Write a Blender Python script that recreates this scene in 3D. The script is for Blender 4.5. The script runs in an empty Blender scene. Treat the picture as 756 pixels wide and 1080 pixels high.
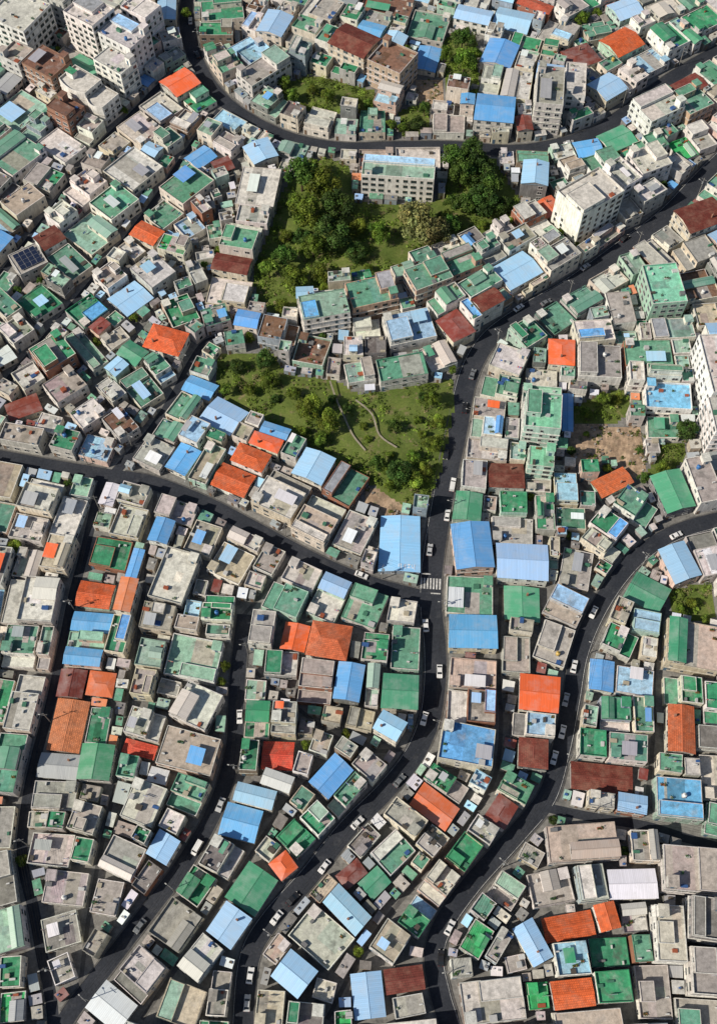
import bpy, math, random
import numpy as np
from mathutils import Vector, Matrix
rnd = random.Random(11)
scene = bpy.context.scene
COLL = scene.collection
# ---------------------------------------------------------------- camera geometry
T = math.radians(27); H = 312.0; VF = math.radians(50); F = 540/math.tan(VF/2)
cT, sT = math.cos(T), math.sin(T)
def up(u, v, z=0.0):
    x = (u-378)/F; y = (540-v)/F
    dy = y*cT+sT; dz = y*sT-cT
    t = (z-H)/dz
    return (x*t, dy*t)
def proj(x, y, z=0.0):
    yc = y*cT+(z-H)*sT; d = y*sT-(z-H)*cT
    return 378+F*x/d, 540-F*yc/d, d
cam = bpy.data.cameras.new("camera"); cam.sensor_fit = 'VERTICAL'; cam.angle = VF
cam.clip_start = 1; cam.clip_end = 9000
co = bpy.data.objects.new("camera", cam); COLL.objects.link(co)
co.location = (0, 0, H); co.rotation_euler = (T, 0, 0); scene.camera = co
scene.view_settings.view_transform = 'Standard'; scene.view_settings.look = 'None'
scene.view_settings.exposure = 0
# ---------------------------------------------------------------- light
SUN = Vector((-0.84, -0.32, 0.0)).normalized()*math.cos(math.radians(39)); SUN.z = math.sin(math.radians(39))
w = bpy.data.worlds.new("World"); scene.world = w; w.use_nodes = True
nt = w.node_tree; bg = nt.nodes["Background"]
sky = nt.nodes.new("ShaderNodeTexSky"); sky.sky_type = 'NISHITA'; sky.sun_disc = False
sky.sun_elevation = math.radians(39); sky.sun_rotation = math.atan2(SUN.x, SUN.y)
nt.links.new(sky.outputs[0], bg.inputs[0]); bg.inputs[1].default_value = 0.076
sl = bpy.data.lights.new("sun", 'SUN'); sl.energy = 5.0; sl.angle = math.radians(0.5); sl.color = (1, 0.915, 0.79)
so = bpy.data.objects.new("sun", sl); COLL.objects.link(so); so.rotation_euler = SUN.to_track_quat('Z', 'Y').to_euler()
# ---------------------------------------------------------------- colours
def lin(c):
    r = []
    for a in c:
        a = a/255.0
        r.append(a/12.92 if a <= 0.04045 else ((a+0.055)/1.055)**2.4)
    return tuple(r)
def jit(c, a=0.12, rr=rnd):
    k = 1+rr.uniform(-a, a)
    return tuple(max(0.004, min(0.9, x*k*(1+rr.uniform(-a, a)*0.35))) for x in c)
# ---------------------------------------------------------------- materials
MATS = {}
def N(nt, t, **k):
    n = nt.nodes.new(t)
    for a, b in k.items(): setattr(n, a, b)
    return n
def base_mat(name, rough=0.8, metallic=0.0, spec=0.3):
    m = bpy.data.materials.new(name); m.use_nodes = True
    nt = m.node_tree; b = nt.nodes["Principled BSDF"]
    b.inputs["Roughness"].default_value = rough; b.inputs["Metallic"].default_value = metallic
    b.inputs["Specular IOR Level"].default_value = spec
    MATS[name] = m
    return m, nt, b
def noise(nt, vec, scale, detail=6, rough=0.6):
    n = N(nt, "ShaderNodeTexNoise"); n.inputs["Scale"].default_value = scale
    n.inputs["Detail"].default_value = detail; n.inputs["Roughness"].default_value = rough
    if vec is not None: nt.links.new(vec, n.inputs["Vector"])
    return n.outputs["Fac"]
def mr(nt, s, a, b, c, d):
    n = N(nt, "ShaderNodeMapRange"); nt.links.new(s, n.inputs[0])
    for i, x in enumerate((a, b, c, d)): n.inputs[i+1].default_value = x
    return n.outputs[0]
def mix(nt, f, a, b, mode='MIX'):
    n = N(nt, "ShaderNodeMix", data_type='RGBA', blend_type=mode)
    for s, x in ((0, f), (6, a), (7, b)):
        if isinstance(x, (int, float)): n.inputs[s].default_value = x
        elif isinstance(x, tuple): n.inputs[s].default_value = (*x, 1)
        else: nt.links.new(x, n.inputs[s])
    return n.outputs[2]
def colattr(nt):
    a = N(nt, "ShaderNodeAttribute"); a.attribute_name = "Col"; return a.outputs["Color"]
def pos(nt): return N(nt, "ShaderNodeNewGeometry").outputs["Position"]
def gray(nt, s):
    n = N(nt, "ShaderNodeCombineColor")
    for i in range(3): nt.links.new(s, n.inputs[i])
    return n.outputs[0]
def bump(nt, b, h, st=0.4, d=0.1):
    n = N(nt, "ShaderNodeBump"); n.inputs["Strength"].default_value = st; n.inputs["Distance"].default_value = d
    nt.links.new(h, n.inputs["Height"]); nt.links.new(n.outputs[0], b.inputs["Normal"])
def mat_paint():
    m, nt, b = base_mat("paint", 0.75, 0, 0.25)
    p = pos(nt); c = colattr(nt)
    worn = mr(nt, noise(nt, p, 0.28, 9, 0.68), 0.52, 0.70, 0, 0.5)
    c1 = mix(nt, worn, c, (0.36, 0.35, 0.33))
    dirt = mr(nt, noise(nt, p, 0.7, 7, 0.68), 0.36, 0.64, 0.70, 1.16)
    c2 = mix(nt, 1.0, c1, gray(nt, dirt), 'MULTIPLY')
    fine = mr(nt, noise(nt, p, 3.5, 4, 0.7), 0.32, 0.68, 0.86, 1.13)
    c3 = mix(nt, 1.0, c2, gray(nt, fine), 'MULTIPLY')
    damp = mr(nt, noise(nt, p, 0.21, 6, 0.6), 0.59, 0.66, 0, 0.45)
    c4 = mix(nt, damp, c3, (0.095, 0.092, 0.085))
    nt.links.new(c4, b.inputs["Base Color"])
    bump(nt, b, noise(nt, p, 3.0, 5, 0.7), 0.2, 0.06)
def mat_metal():
    m, nt, b = base_mat("metal_sheet", 0.45, 0.0, 0.45)
    p = pos(nt); c = colattr(nt)
    uv = N(nt, "ShaderNodeUVMap"); uv.uv_map = "UVMap"
    sx = N(nt, "ShaderNodeSeparateXYZ"); nt.links.new(uv.outputs[0], sx.inputs[0])
    mt = N(nt, "ShaderNodeMath", operation='MULTIPLY'); nt.links.new(sx.outputs[0], mt.inputs[0]); mt.inputs[1].default_value = 2.1
    fr = N(nt, "ShaderNodeMath", operation='FRACT'); nt.links.new(mt.outputs[0], fr.inputs[0])
    rib = mr(nt, fr.outputs[0], 0.72, 0.86, 1.02, 0.88)
    fl = N(nt, "ShaderNodeMath", operation='FLOOR'); nt.links.new(mt.outputs[0], fl.inputs[0])
    wn = N(nt, "ShaderNodeTexWhiteNoise", noise_dimensions='1D'); nt.links.new(fl.outputs[0], wn.inputs["W"])
    pv = mr(nt, wn.outputs["Value"], 0, 1, 0.95, 1.05)
    c1 = mix(nt, 1.0, c, gray(nt, rib), 'MULTIPLY'); c1 = mix(nt, 1.0, c1, gray(nt, pv), 'MULTIPLY')
    fade = mr(nt, noise(nt, p, 0.25, 7, 0.65), 0.45, 0.72, 0, 0.32)
    c2 = mix(nt, fade, c1, (0.50, 0.50, 0.49))
    rust = mr(nt, noise(nt, p, 0.7, 9, 0.78), 0.60, 0.71, 0, 0.5)
    c3 = mix(nt, rust, c2, (0.20, 0.15, 0.12))
    nt.links.new(c3, b.inputs["Base Color"]); bump(nt, b, rib, 0.35, 0.05)
def mat_tile():
    m, nt, b = base_mat("roof_tile", 0.7, 0.0, 0.3)
    p = pos(nt); c = colattr(nt)
    uv = N(nt, "ShaderNodeUVMap"); uv.uv_map = "UVMap"
    br = N(nt, "ShaderNodeTexBrick"); nt.links.new(uv.outputs[0], br.inputs["Vector"])
    br.inputs["Scale"].default_value = 1.0; br.inputs["Brick Width"].default_value = 0.45; br.inputs["Row Height"].default_value = 0.55
    br.inputs["Mortar Size"].default_value = 0.06
    br.inputs["Color1"].default_value = (1.1, 1.1, 1.1, 1); br.inputs["Color2"].default_value = (0.82, 0.82, 0.82, 1); br.inputs["Mortar"].default_value = (0.5, 0.5, 0.5, 1)
    c1 = mix(nt, 1.0, c, br.outputs["Color"], 'MULTIPLY')
    d = mr(nt, noise(nt, p, 0.7, 8, 0.7), 0.35, 0.68, 0.68, 1.2)
    c2 = mix(nt, 1.0, c1, gray(nt, d), 'MULTIPLY')
    fade = mr(nt, noise(nt, p, 0.3, 7, 0.7), 0.45, 0.68, 0, 0.3)
    c2 = mix(nt, fade, c2, (0.38, 0.24, 0.17))
    nt.links.new(c2, b.inputs["Base Color"]); bump(nt, b, br.outputs["Fac"], -0.5, 0.06)
def mat_wall():
    m, nt, b = base_mat("wall_plaster", 0.85, 0, 0.2)
    p = pos(nt); c = colattr(nt)
    mp = N(nt, "ShaderNodeMapping"); nt.links.new(p, mp.inputs[0]); mp.inputs["Scale"].default_value = (1, 1, 0.16)
    st = mr(nt, noise(nt, mp.outputs[0], 1.6, 7, 0.7), 0.38, 0.66, 1.08, 0.64)
    c1 = mix(nt, 1.0, c, gray(nt, st), 'MULTIPLY')
    d = mr(nt, noise(nt, p, 0.3, 6, 0.6), 0.4, 0.7, 1.08, 0.80)
    c2 = mix(nt, 1.0, c1, gray(nt, d), 'MULTIPLY')
    nt.links.new(c2, b.inputs["Base Color"])
def mat_brick():
    m, nt, b = base_mat("wall_brick", 0.85, 0, 0.2)
    p = pos(nt); c = colattr(nt)
    uv = N(nt, "ShaderNodeUVMap"); uv.uv_map = "UVMap"
    br = N(nt, "ShaderNodeTexBrick"); nt.links.new(uv.outputs[0], br.inputs["Vector"]); br.inputs["Scale"].default_value = 3.0
    br.inputs["Color1"].default_value = (1.1, 1.1, 1.1, 1); br.inputs["Color2"].default_value = (0.75, 0.75, 0.75, 1); br.inputs["Mortar"].default_value = (1.3, 1.3, 1.3, 1)
    c1 = mix(nt, 1.0, c, br.outputs["Color"], 'MULTIPLY')
    d = mr(nt, noise(nt, p, 0.4, 6, 0.6), 0.4, 0.7, 1.05, 0.75)
    nt.links.new(mix(nt, 1.0, c1, gray(nt, d), 'MULTIPLY'), b.inputs["Base Color"])
def mat_plain(name, rough, spec=0.4, metallic=0.0, var=0.1):
    m, nt, b = base_mat(name, rough, metallic, spec)
    c = mix(nt, 1.0, colattr(nt), gray(nt, mr(nt, noise(nt, pos(nt), 2.0, 4), 0.3, 0.7, 1-var, 1+var)), 'MULTIPLY')
    nt.links.new(c, b.inputs["Base Color"])
def mat_leaf():
    m, nt, b = base_mat("foliage", 0.6, 0, 0.2)
    oi = N(nt, "ShaderNodeObjectInfo")
    h = N(nt, "ShaderNodeHueSaturation"); nt.links.new(colattr(nt), h.inputs["Color"])
    nt.links.new(mr(nt, oi.outputs["Random"], 0, 1, 0.488, 0.515), h.inputs["Hue"])
    nt.links.new(mr(nt, oi.outputs["Random"], 0, 1, 0.8, 1.35), h.inputs["Value"])
    c = mix(nt, 1.0, h.outputs[0], gray(nt, mr(nt, noise(nt, pos(nt), 0.4, 5), 0.3, 0.7, 0.55, 1.45)), 'MULTIPLY')
    nt.links.new(c, b.inputs["Base Color"])
    tr = N(nt, "ShaderNodeBsdfTranslucent"); nt.links.new(c, tr.inputs[0])
    ms = N(nt, "ShaderNodeMixShader"); ms.inputs[0].default_value = 0.28
    nt.links.new(b.outputs[0], ms.inputs[1]); nt.links.new(tr.outputs[0], ms.inputs[2])
    nt.links.new(ms.outputs[0], nt.nodes["Material Output"].inputs[0])
def mat_ground(name, ca, cb, s1=0.12, s2=1.2, cc=None, lo=0.4, hi=0.62):
    m, nt, b = base_mat(name, 0.9, 0, 0.2); p = pos(nt)
    c = mix(nt, mr(nt, noise(nt, p, s1, 9, 0.7), lo, hi, 0, 1), ca, cb)
    if cc: c = mix(nt, mr(nt, noise(nt, p, s1*2.7, 8, 0.7), 0.55, 0.66, 0, 0.8), c, cc)
    c = mix(nt, 1.0, c, gray(nt, mr(nt, noise(nt, p, s2, 6, 0.7), 0.3, 0.7, 0.7, 1.3)), 'MULTIPLY')
    nt.links.new(c, b.inputs["Base Color"]); bump(nt, b, noise(nt, p, s2*2, 5), 0.3, 0.1)
mat_paint(); mat_metal(); mat_tile(); mat_wall(); mat_brick(); mat_leaf()
mat_plain("window_glass", 0.12, 0.6); mat_plain("trim", 0.6); mat_plain("plastic", 0.4); mat_plain("bark", 0.9, 0.1, 0, 0.3)
mat_plain("car_paint", 0.25, 0.6, 0, 0.03); mat_plain("rubber", 0.85, 0.2); mat_plain("solar_glass", 0.15, 0.7)
mat_ground("asphalt", (0.024, 0.028, 0.037), (0.038, 0.042, 0.052), 0.08, 1.5, (0.052, 0.055, 0.062))
mat_ground("old_concrete", (0.22, 0.214, 0.20), (0.14, 0.138, 0.132), 0.1, 1.0, (0.08, 0.08, 0.078))
mat_ground("paving", (0.12, 0.117, 0.112), (0.07, 0.07, 0.07), 0.2, 2.0)
mat_ground("footpath", (0.34, 0.30, 0.23), (0.22, 0.20, 0.14), 0.5, 2.0)
mat_ground("grass", (0.085, 0.125, 0.025), (0.13, 0.16, 0.038), 0.12, 1.6, (0.22, 0.17, 0.10))
mat_ground("bare_soil", (0.44, 0.32, 0.22), (0.28, 0.20, 0.135), 0.2, 0.9, (0.12, 0.12, 0.065), 0.42, 0.56)
mat_ground("marking_white", (0.62, 0.62, 0.6), (0.3, 0.3, 0.29), 0.9, 3.0)
# ---------------------------------------------------------------- mesh builder
class MB:
    def __init__(s): s.v = []; s.f = []; s.m = []; s.c = []; s.uv = []
    def face(s, pts, mat, col, uvs=None):
        n = len(s.v); s.v.extend([tuple(p) for p in pts]); s.f.append(tuple(range(n, n+len(pts))))
        s.m.append(mat); s.c.append(col)
        if uvs is None: uvs = [(p[0], p[1]) for p in pts]
        s.uv.append(uvs)
    def add(s, o, M):
        n = len(s.v); s.v.extend([tuple(M @ Vector(p)) for p in o.v])
        s.f.extend([tuple(i+n for i in f) for f in o.f]); s.m.extend(o.m); s.c.extend(o.c); s.uv.extend(o.uv)
    def prism(s, poly, z0, z1, ms, cs, mt=None, ct=None, top=True, bottom=False):
        n = len(poly); u = 0
        for i in range(n):
            a, b = poly[i], poly[(i+1) % n]; L = math.hypot(b[0]-a[0], b[1]-a[1])
            s.face([(a[0], a[1], z0), (b[0], b[1], z0), (b[0], b[1], z1), (a[0], a[1], z1)], ms, cs, [(u, z0), (u+L, z0), (u+L, z1), (u, z1)])
            u += L
        if top: s.face([(p[0], p[1], z1) for p in poly], mt or ms, ct or cs)
        if bottom: s.face([(p[0], p[1], z0) for p in reversed(poly)], ms, cs)
    def box(s, x0, x1, y0, y1, z0, z1, m, c):
        s.prism([(x0, y0), (x1, y0), (x1, y1), (x0, y1)], z0, z1, m, c, bottom=True)
    def tube(s, p0, p1, r0, r1, m, c, n=8, cap=True):
        p0 = Vector(p0); p1 = Vector(p1); q = (p1-p0).to_track_quat('Z', 'Y')
        A = [p0+q @ Vector((math.cos(2*math.pi*i/n)*r0, math.sin(2*math.pi*i/n)*r0, 0)) for i in range(n)]
        B = [p1+q @ Vector((math.cos(2*math.pi*i/n)*r1, math.sin(2*math.pi*i/n)*r1, 0)) for i in range(n)]
        for i in range(n):
            j = (i+1) % n; s.face([A[i], A[j], B[j], B[i]], m, c)
        if cap: s.face(B, m, c); s.face(A[::-1], m, c)
    def mesh(s, name):
        me = bpy.data.meshes.new(name); me.from_pydata(s.v, [], s.f)
        names = list(dict.fromkeys(s.m))
        for k in names: me.materials.append(MATS[k])
        ix = {k: i for i, k in enumerate(names)}
        me.polygons.foreach_set("material_index", [ix[k] for k in s.m])
        ca = me.color_attributes.new("Col", 'FLOAT_COLOR', 'CORNER')
        buf = []; ub = []
        for f, c, uv in zip(s.f, s.c, s.uv):
            buf.extend((c[0], c[1], c[2], 1.0)*len(f))
            for q in uv: ub.extend(q)
        ca.data.foreach_set("color", buf)
        ul = me.uv_layers.new(name="UVMap"); ul.data.foreach_set("uv", ub)
        me.update(); return me
def link(name, data, parent=None, M=None, **props):
    o = bpy.data.objects.new(name, data); COLL.objects.link(o)
    if parent: o.parent = parent
    if M is not None: o.matrix_local = M
    for k, v in props.items(): o[k] = v
    return o
class Thing:
    def __init__(s): s.parts = []
    def part(s, name, mb, parent=-1, M=None): s.parts.append((name, parent, mb, M)); return len(s.parts)-1
SHARED = {}
def emit(th, M, name, stuff=None, **props):
    if stuff is not None:
        for nm, par, mb, ml in th.parts:
            MM = M @ ml if ml is not None else M
            stuff.add(UNIT[mb] if isinstance(mb, str) else mb, MM)
        return
    root = link(name, None, None, M, **props); root.empty_display_size = 0.5
    objs = []
    for nm, par, mb, ml in th.parts:
        if isinstance(mb, str):
            if mb not in SHARED: SHARED[mb] = UNIT[mb].mesh(nm)
            me = SHARED[mb]
        else: me = mb.mesh(nm)
        objs.append(link(nm, me, root if par < 0 else objs[par], ml))
    return root
UNIT = {}
def unit_window(key, gl, fr):
    m = MB()
    m.box(-0.5, 0.5, -0.06, 0.04, -0.5, 0.5, "trim", fr)
    m.face([(-0.44, -0.075, -0.42), (-0.03, -0.075, -0.42), (-0.03, -0.075, 0.42), (-0.44, -0.075, 0.42)], "window_glass", gl)
    m.face([(0.03, -0.075, -0.42), (0.44, -0.075, -0.42), (0.44, -0.075, 0.42), (0.03, -0.075, 0.42)], "window_glass", gl)
    m.box(-0.56, 0.56, -0.14, 0.02, -0.58, -0.51, "trim", (0.5, 0.5, 0.48))
    UNIT[key] = m
unit_window("winA", (0.02, 0.025, 0.03), (0.55, 0.55, 0.53)); unit_window("winB", (0.05, 0.07, 0.08), (0.3, 0.3, 0.3)); unit_window("winC", (0.02, 0.04, 0.045), (0.12, 0.09, 0.07))
m = MB(); m.box(-0.5, 0.5, -0.08, 0.03, 0, 1, "trim", (0.18, 0.12, 0.08)); m.box(0.3, 0.38, -0.13, -0.08, 0.46, 0.52, "trim", (0.5, 0.5, 0.5)); UNIT["doorA"] = m
m = MB(); m.box(-0.5, 0.5, -0.08, 0.03, 0, 1, "trim", (0.08, 0.14, 0.2)); m.box(0.3, 0.38, -0.13, -0.08, 0.46, 0.52, "trim", (0.5, 0.5, 0.5)); UNIT["doorB"] = m
m = MB(); m.box(-0.45, 0.45, -0.18, 0.18, 0.08, 0.75, "plastic", (0.55, 0.55, 0.53)); m.tube((0, -0.2, 0.42), (0, -0.18, 0.42), 0.25, 0.25, "plastic", (0.08, 0.08, 0.08), 10)
m.box(-0.4, -0.3, -0.15, 0.15, 0, 0.08, "plastic", (0.2, 0.2, 0.2)); m.box(0.3, 0.4, -0.15, 0.15, 0, 0.08, "plastic", (0.2, 0.2, 0.2)); UNIT["ac"] = m
def tank_mesh(c):
    m = MB(); m.tube((0, 0, 0.25), (0, 0, 1.4), 0.62, 0.62, "plastic", c, 14, False); m.tube((0, 0, 1.4), (0, 0, 1.65), 0.62, 0.26, "plastic", c, 14); m.tube((0, 0, 1.65), (0, 0, 1.75), 0.2, 0.2, "plastic", tuple(x*0.5 for x in c), 10)
    m.box(-0.6, 0.6, -0.6, 0.6, 0, 0.25, "trim", (0.3, 0.3, 0.29)); return m
TANKC = {"yellow": (0.50, 0.34, 0.08), "blue": (0.04, 0.16, 0.40), "silver": (0.5, 0.5, 0.5), "white": (0.7, 0.7, 0.68)}
for k, c in TANKC.items(): UNIT["tank_"+k] = tank_mesh(c)
STUFF_H = MB(); STUFF_T = MB()
# ---------------------------------------------------------------- house generator
def inset(poly, t):
    n = len(poly); out = []
    for i in range(n):
        p0 = Vector(poly[i-1]); p1 = Vector(poly[i]); p2 = Vector(poly[(i+1) % n])
        d1 = (p1-p0).normalized(); d2 = (p2-p1).normalized()
        n1 = Vector((-d1.y, d1.x)); n2 = Vector((-d2.y, d2.x))
        k = 1+n1.dot(n2)
        o = (n1+n2)*(t/max(k, 0.3)); out.append((p1.x+o.x, p1.y+o.y))
    return out
def bil(q, s, t):
    a = [q[0][i]*(1-s)+q[1][i]*s for i in (0, 1)]; b = [q[3][i]*(1-s)+q[2][i]*s for i in (0, 1)]
    return (a[0]*(1-t)+b[0]*t, a[1]*(1-t)+b[1]*t)
def sub(q, s0, s1, t0, t1): return [bil(q, s0, t0), bil(q, s1, t0), bil(q, s1, t1), bil(q, s0, t1)]
def parapet(mb, q, z, ph, t, cw, ccap, cin):
    qi = inset(q, t); n = len(q)
    for i in range(n):
        j = (i+1) % n; a, b, c, d = q[i], q[j], qi[j], qi[i]
        L = math.hypot(a[0]-b[0], a[1]-b[1])
        mb.face([(a[0], a[1], z), (b[0], b[1], z), (b[0], b[1], z+ph), (a[0], a[1], z+ph)], "wall_plaster", cw, [(0, z), (L, z), (L, z+ph), (0, z+ph)])
        mb.face([(a[0], a[1], z+ph), (b[0], b[1], z+ph), (c[0], c[1], z+ph), (d[0], d[1], z+ph)], "wall_plaster", ccap)
        mb.face([(d[0], d[1], z+ph), (c[0], c[1], z+ph), (c[0], c[1], z), (d[0], d[1], z)], "paint", cin, [(0, z), (L, z), (L, z+ph), (0, z+ph)])
    return qi
def slope_roof(mb, q, z, rise, mat, col, over, wallc, hip):
    L01 = math.dist(q[0], q[1]); L12 = math.dist(q[1], q[2])
    qq = q if L01 >= L12 else [q[1], q[2], q[3], q[0]]
    o = inset(qq, -over)
    ix = 0.30 if hip else 0.0
    r0 = bil(o, ix, 0.5); r1 = bil(o, 1-ix, 0.5)
    Z = z+rise; th = 0.14
    P = [(p[0], p[1], z-0.05) for p in o]; R0 = (*r0, Z); R1 = (*r1, Z)
    L = math.dist(o[0], o[1]); S = math.hypot(math.dist(o[1], o[2])/2, rise); e = L*ix
    mb.face([P[0], P[1], R1, R0], mat, col, [(0, 0), (L, 0), (L-e, S), (e, S)])
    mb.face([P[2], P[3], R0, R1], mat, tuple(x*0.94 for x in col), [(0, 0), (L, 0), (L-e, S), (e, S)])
    if hip:
        W = math.dist(o[1], o[2]); s2 = math.hypot(e, rise)
        mb.face([P[1], P[2], R1], mat, col, [(0, 0), (W, 0), (W/2, s2)]); mb.face([P[3], P[0], R0], mat, col, [(0, 0), (W, 0), (W/2, s2)])
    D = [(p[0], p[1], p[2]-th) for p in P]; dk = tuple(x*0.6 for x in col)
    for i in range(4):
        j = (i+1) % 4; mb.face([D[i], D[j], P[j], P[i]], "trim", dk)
    mb.face(D[::-1], "trim", (0.2, 0.2, 0.2))
    d = Vector(R1)-Vector(R0); d.normalize(); nn = Vector((-d.y, d.x, 0))*0.16; upv = Vector((0, 0, 0.07))
    a, b = Vector(R0), Vector(R1)
    mb.face([a-nn, b-nn, b+upv, a+upv], "trim", tuple(x*0.8 for x in col)); mb.face([b+nn, a+nn, a+upv, b+upv], "trim", tuple(x*0.8 for x in col))
    if not hip:
        g = qq; m0 = bil(g, 0, 0.5); m1 = bil(g, 1, 0.5)
        mb.face([(*g[1], z-0.02), (*g[2], z-0.02), (*m1, Z-0.16)], "wall_plaster", wallc); mb.face([(*g[3], z-0.02), (*g[0], z-0.02), (*m0, Z-0.16)], "wall_plaster", wallc)
WALLS = [((226, 223, 215), 9, "white"), ((216, 208, 192), 6, "cream"), ((186, 183, 177), 4, "grey"), ((208, 198, 177), 2, "beige"), ((154, 108, 88), 0.8, "red-brick"), ((212, 184, 170), 0.8, "pink"), ((156, 169, 178), 0.9, "blue-grey"), ((172, 198, 182), 1.0, "pale green"), ((146, 129, 114), 0.5, "brown"), ((132, 132, 130), 0.8, "dark grey")]
ROOF = {
 'g': ('flat', (100, 152, 128), "green"), 'G': ('flat', (64, 142, 104), "bright green"), 'd': ('gable', (82, 156, 120), "green"), 't': ('flat', (148, 180, 163), "pale green"),
 'k': ('flat', (166, 161, 154), "grey"), 'w': ('flat', (202, 198, 190), "light grey"), 'n': ('flat', (182, 170, 153), "beige"), 'B': ('gable', (104, 168, 224), "blue"),
 'b': ('flat', (108, 168, 214), "blue"), 'l': ('gable', (162, 202, 235), "pale blue"), 'L': ('flat', (162, 198, 222), "pale blue"), 'o': ('gable', (232, 108, 60), "orange"), 'O': ('gable', (206, 128, 86), "faded orange"),
 'r': ('gable', (128, 64, 54), "dark red"), 'R': ('gable', (206, 80, 60), "red"), 'c': ('flat', (64, 168, 102), "vivid green"), 'v': ('flat', (124, 94, 78), "brown"), 's': ('flat', (126, 123, 120), "dark grey"),
 'W': ('gable', (216, 219, 221), "white"), 'x': ('gable', (158, 162, 166), "grey"), 'q': ('flat', (120, 184, 218), "turquoise-blue"), 'y': ('gable', (150, 206, 248), "bright light blue"), 'm': ('flat', (128, 190, 158), "mint green")}
for k in list(ROOF): ROOF[k] = (ROOF[k][0], lin(ROOF[k][1]), ROOF[k][2])
SH = 2.75
def add_windows(th, q, z0, storeys, sh, big, prob, r, par, wk, cap=96):
    cnt = 0
    nE = len(q)
    for i in range(nE):
        a, b = Vector(q[i]), Vector(q[(i+1) % nE]); d = b-a; L = d.length; d.normalize()
        ang = math.atan2(d.y, d.x)
        sp = 2.7 if big else 2.9
        n = int((L-0.9)/sp)
        if n < 1 and L > 1.9: n = 1
        wid = [r.choice((1.0, 1.7, 2.1)) if big else r.choice((0.9, 1.3, 1.8)) for _ in range(max(1, n))]
        for s in range(storeys):
            for k in range(n):
                if r.random() > prob or cnt >= cap: continue
                p = a+d*(L*(k+0.5)/n)
                ww = min(wid[k], L/n-0.3); hh = 1.35 if big else r.choice((0.8, 1.1, 1.3))
                cnt += 1
                th.part("window", wk, par, Matrix.Translation((p.x, p.y, z0+s*sh+1.55)) @ Matrix.Rotation(ang, 4, 'Z') @ Matrix.Diagonal((ww, 1, hh, 1)))
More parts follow.
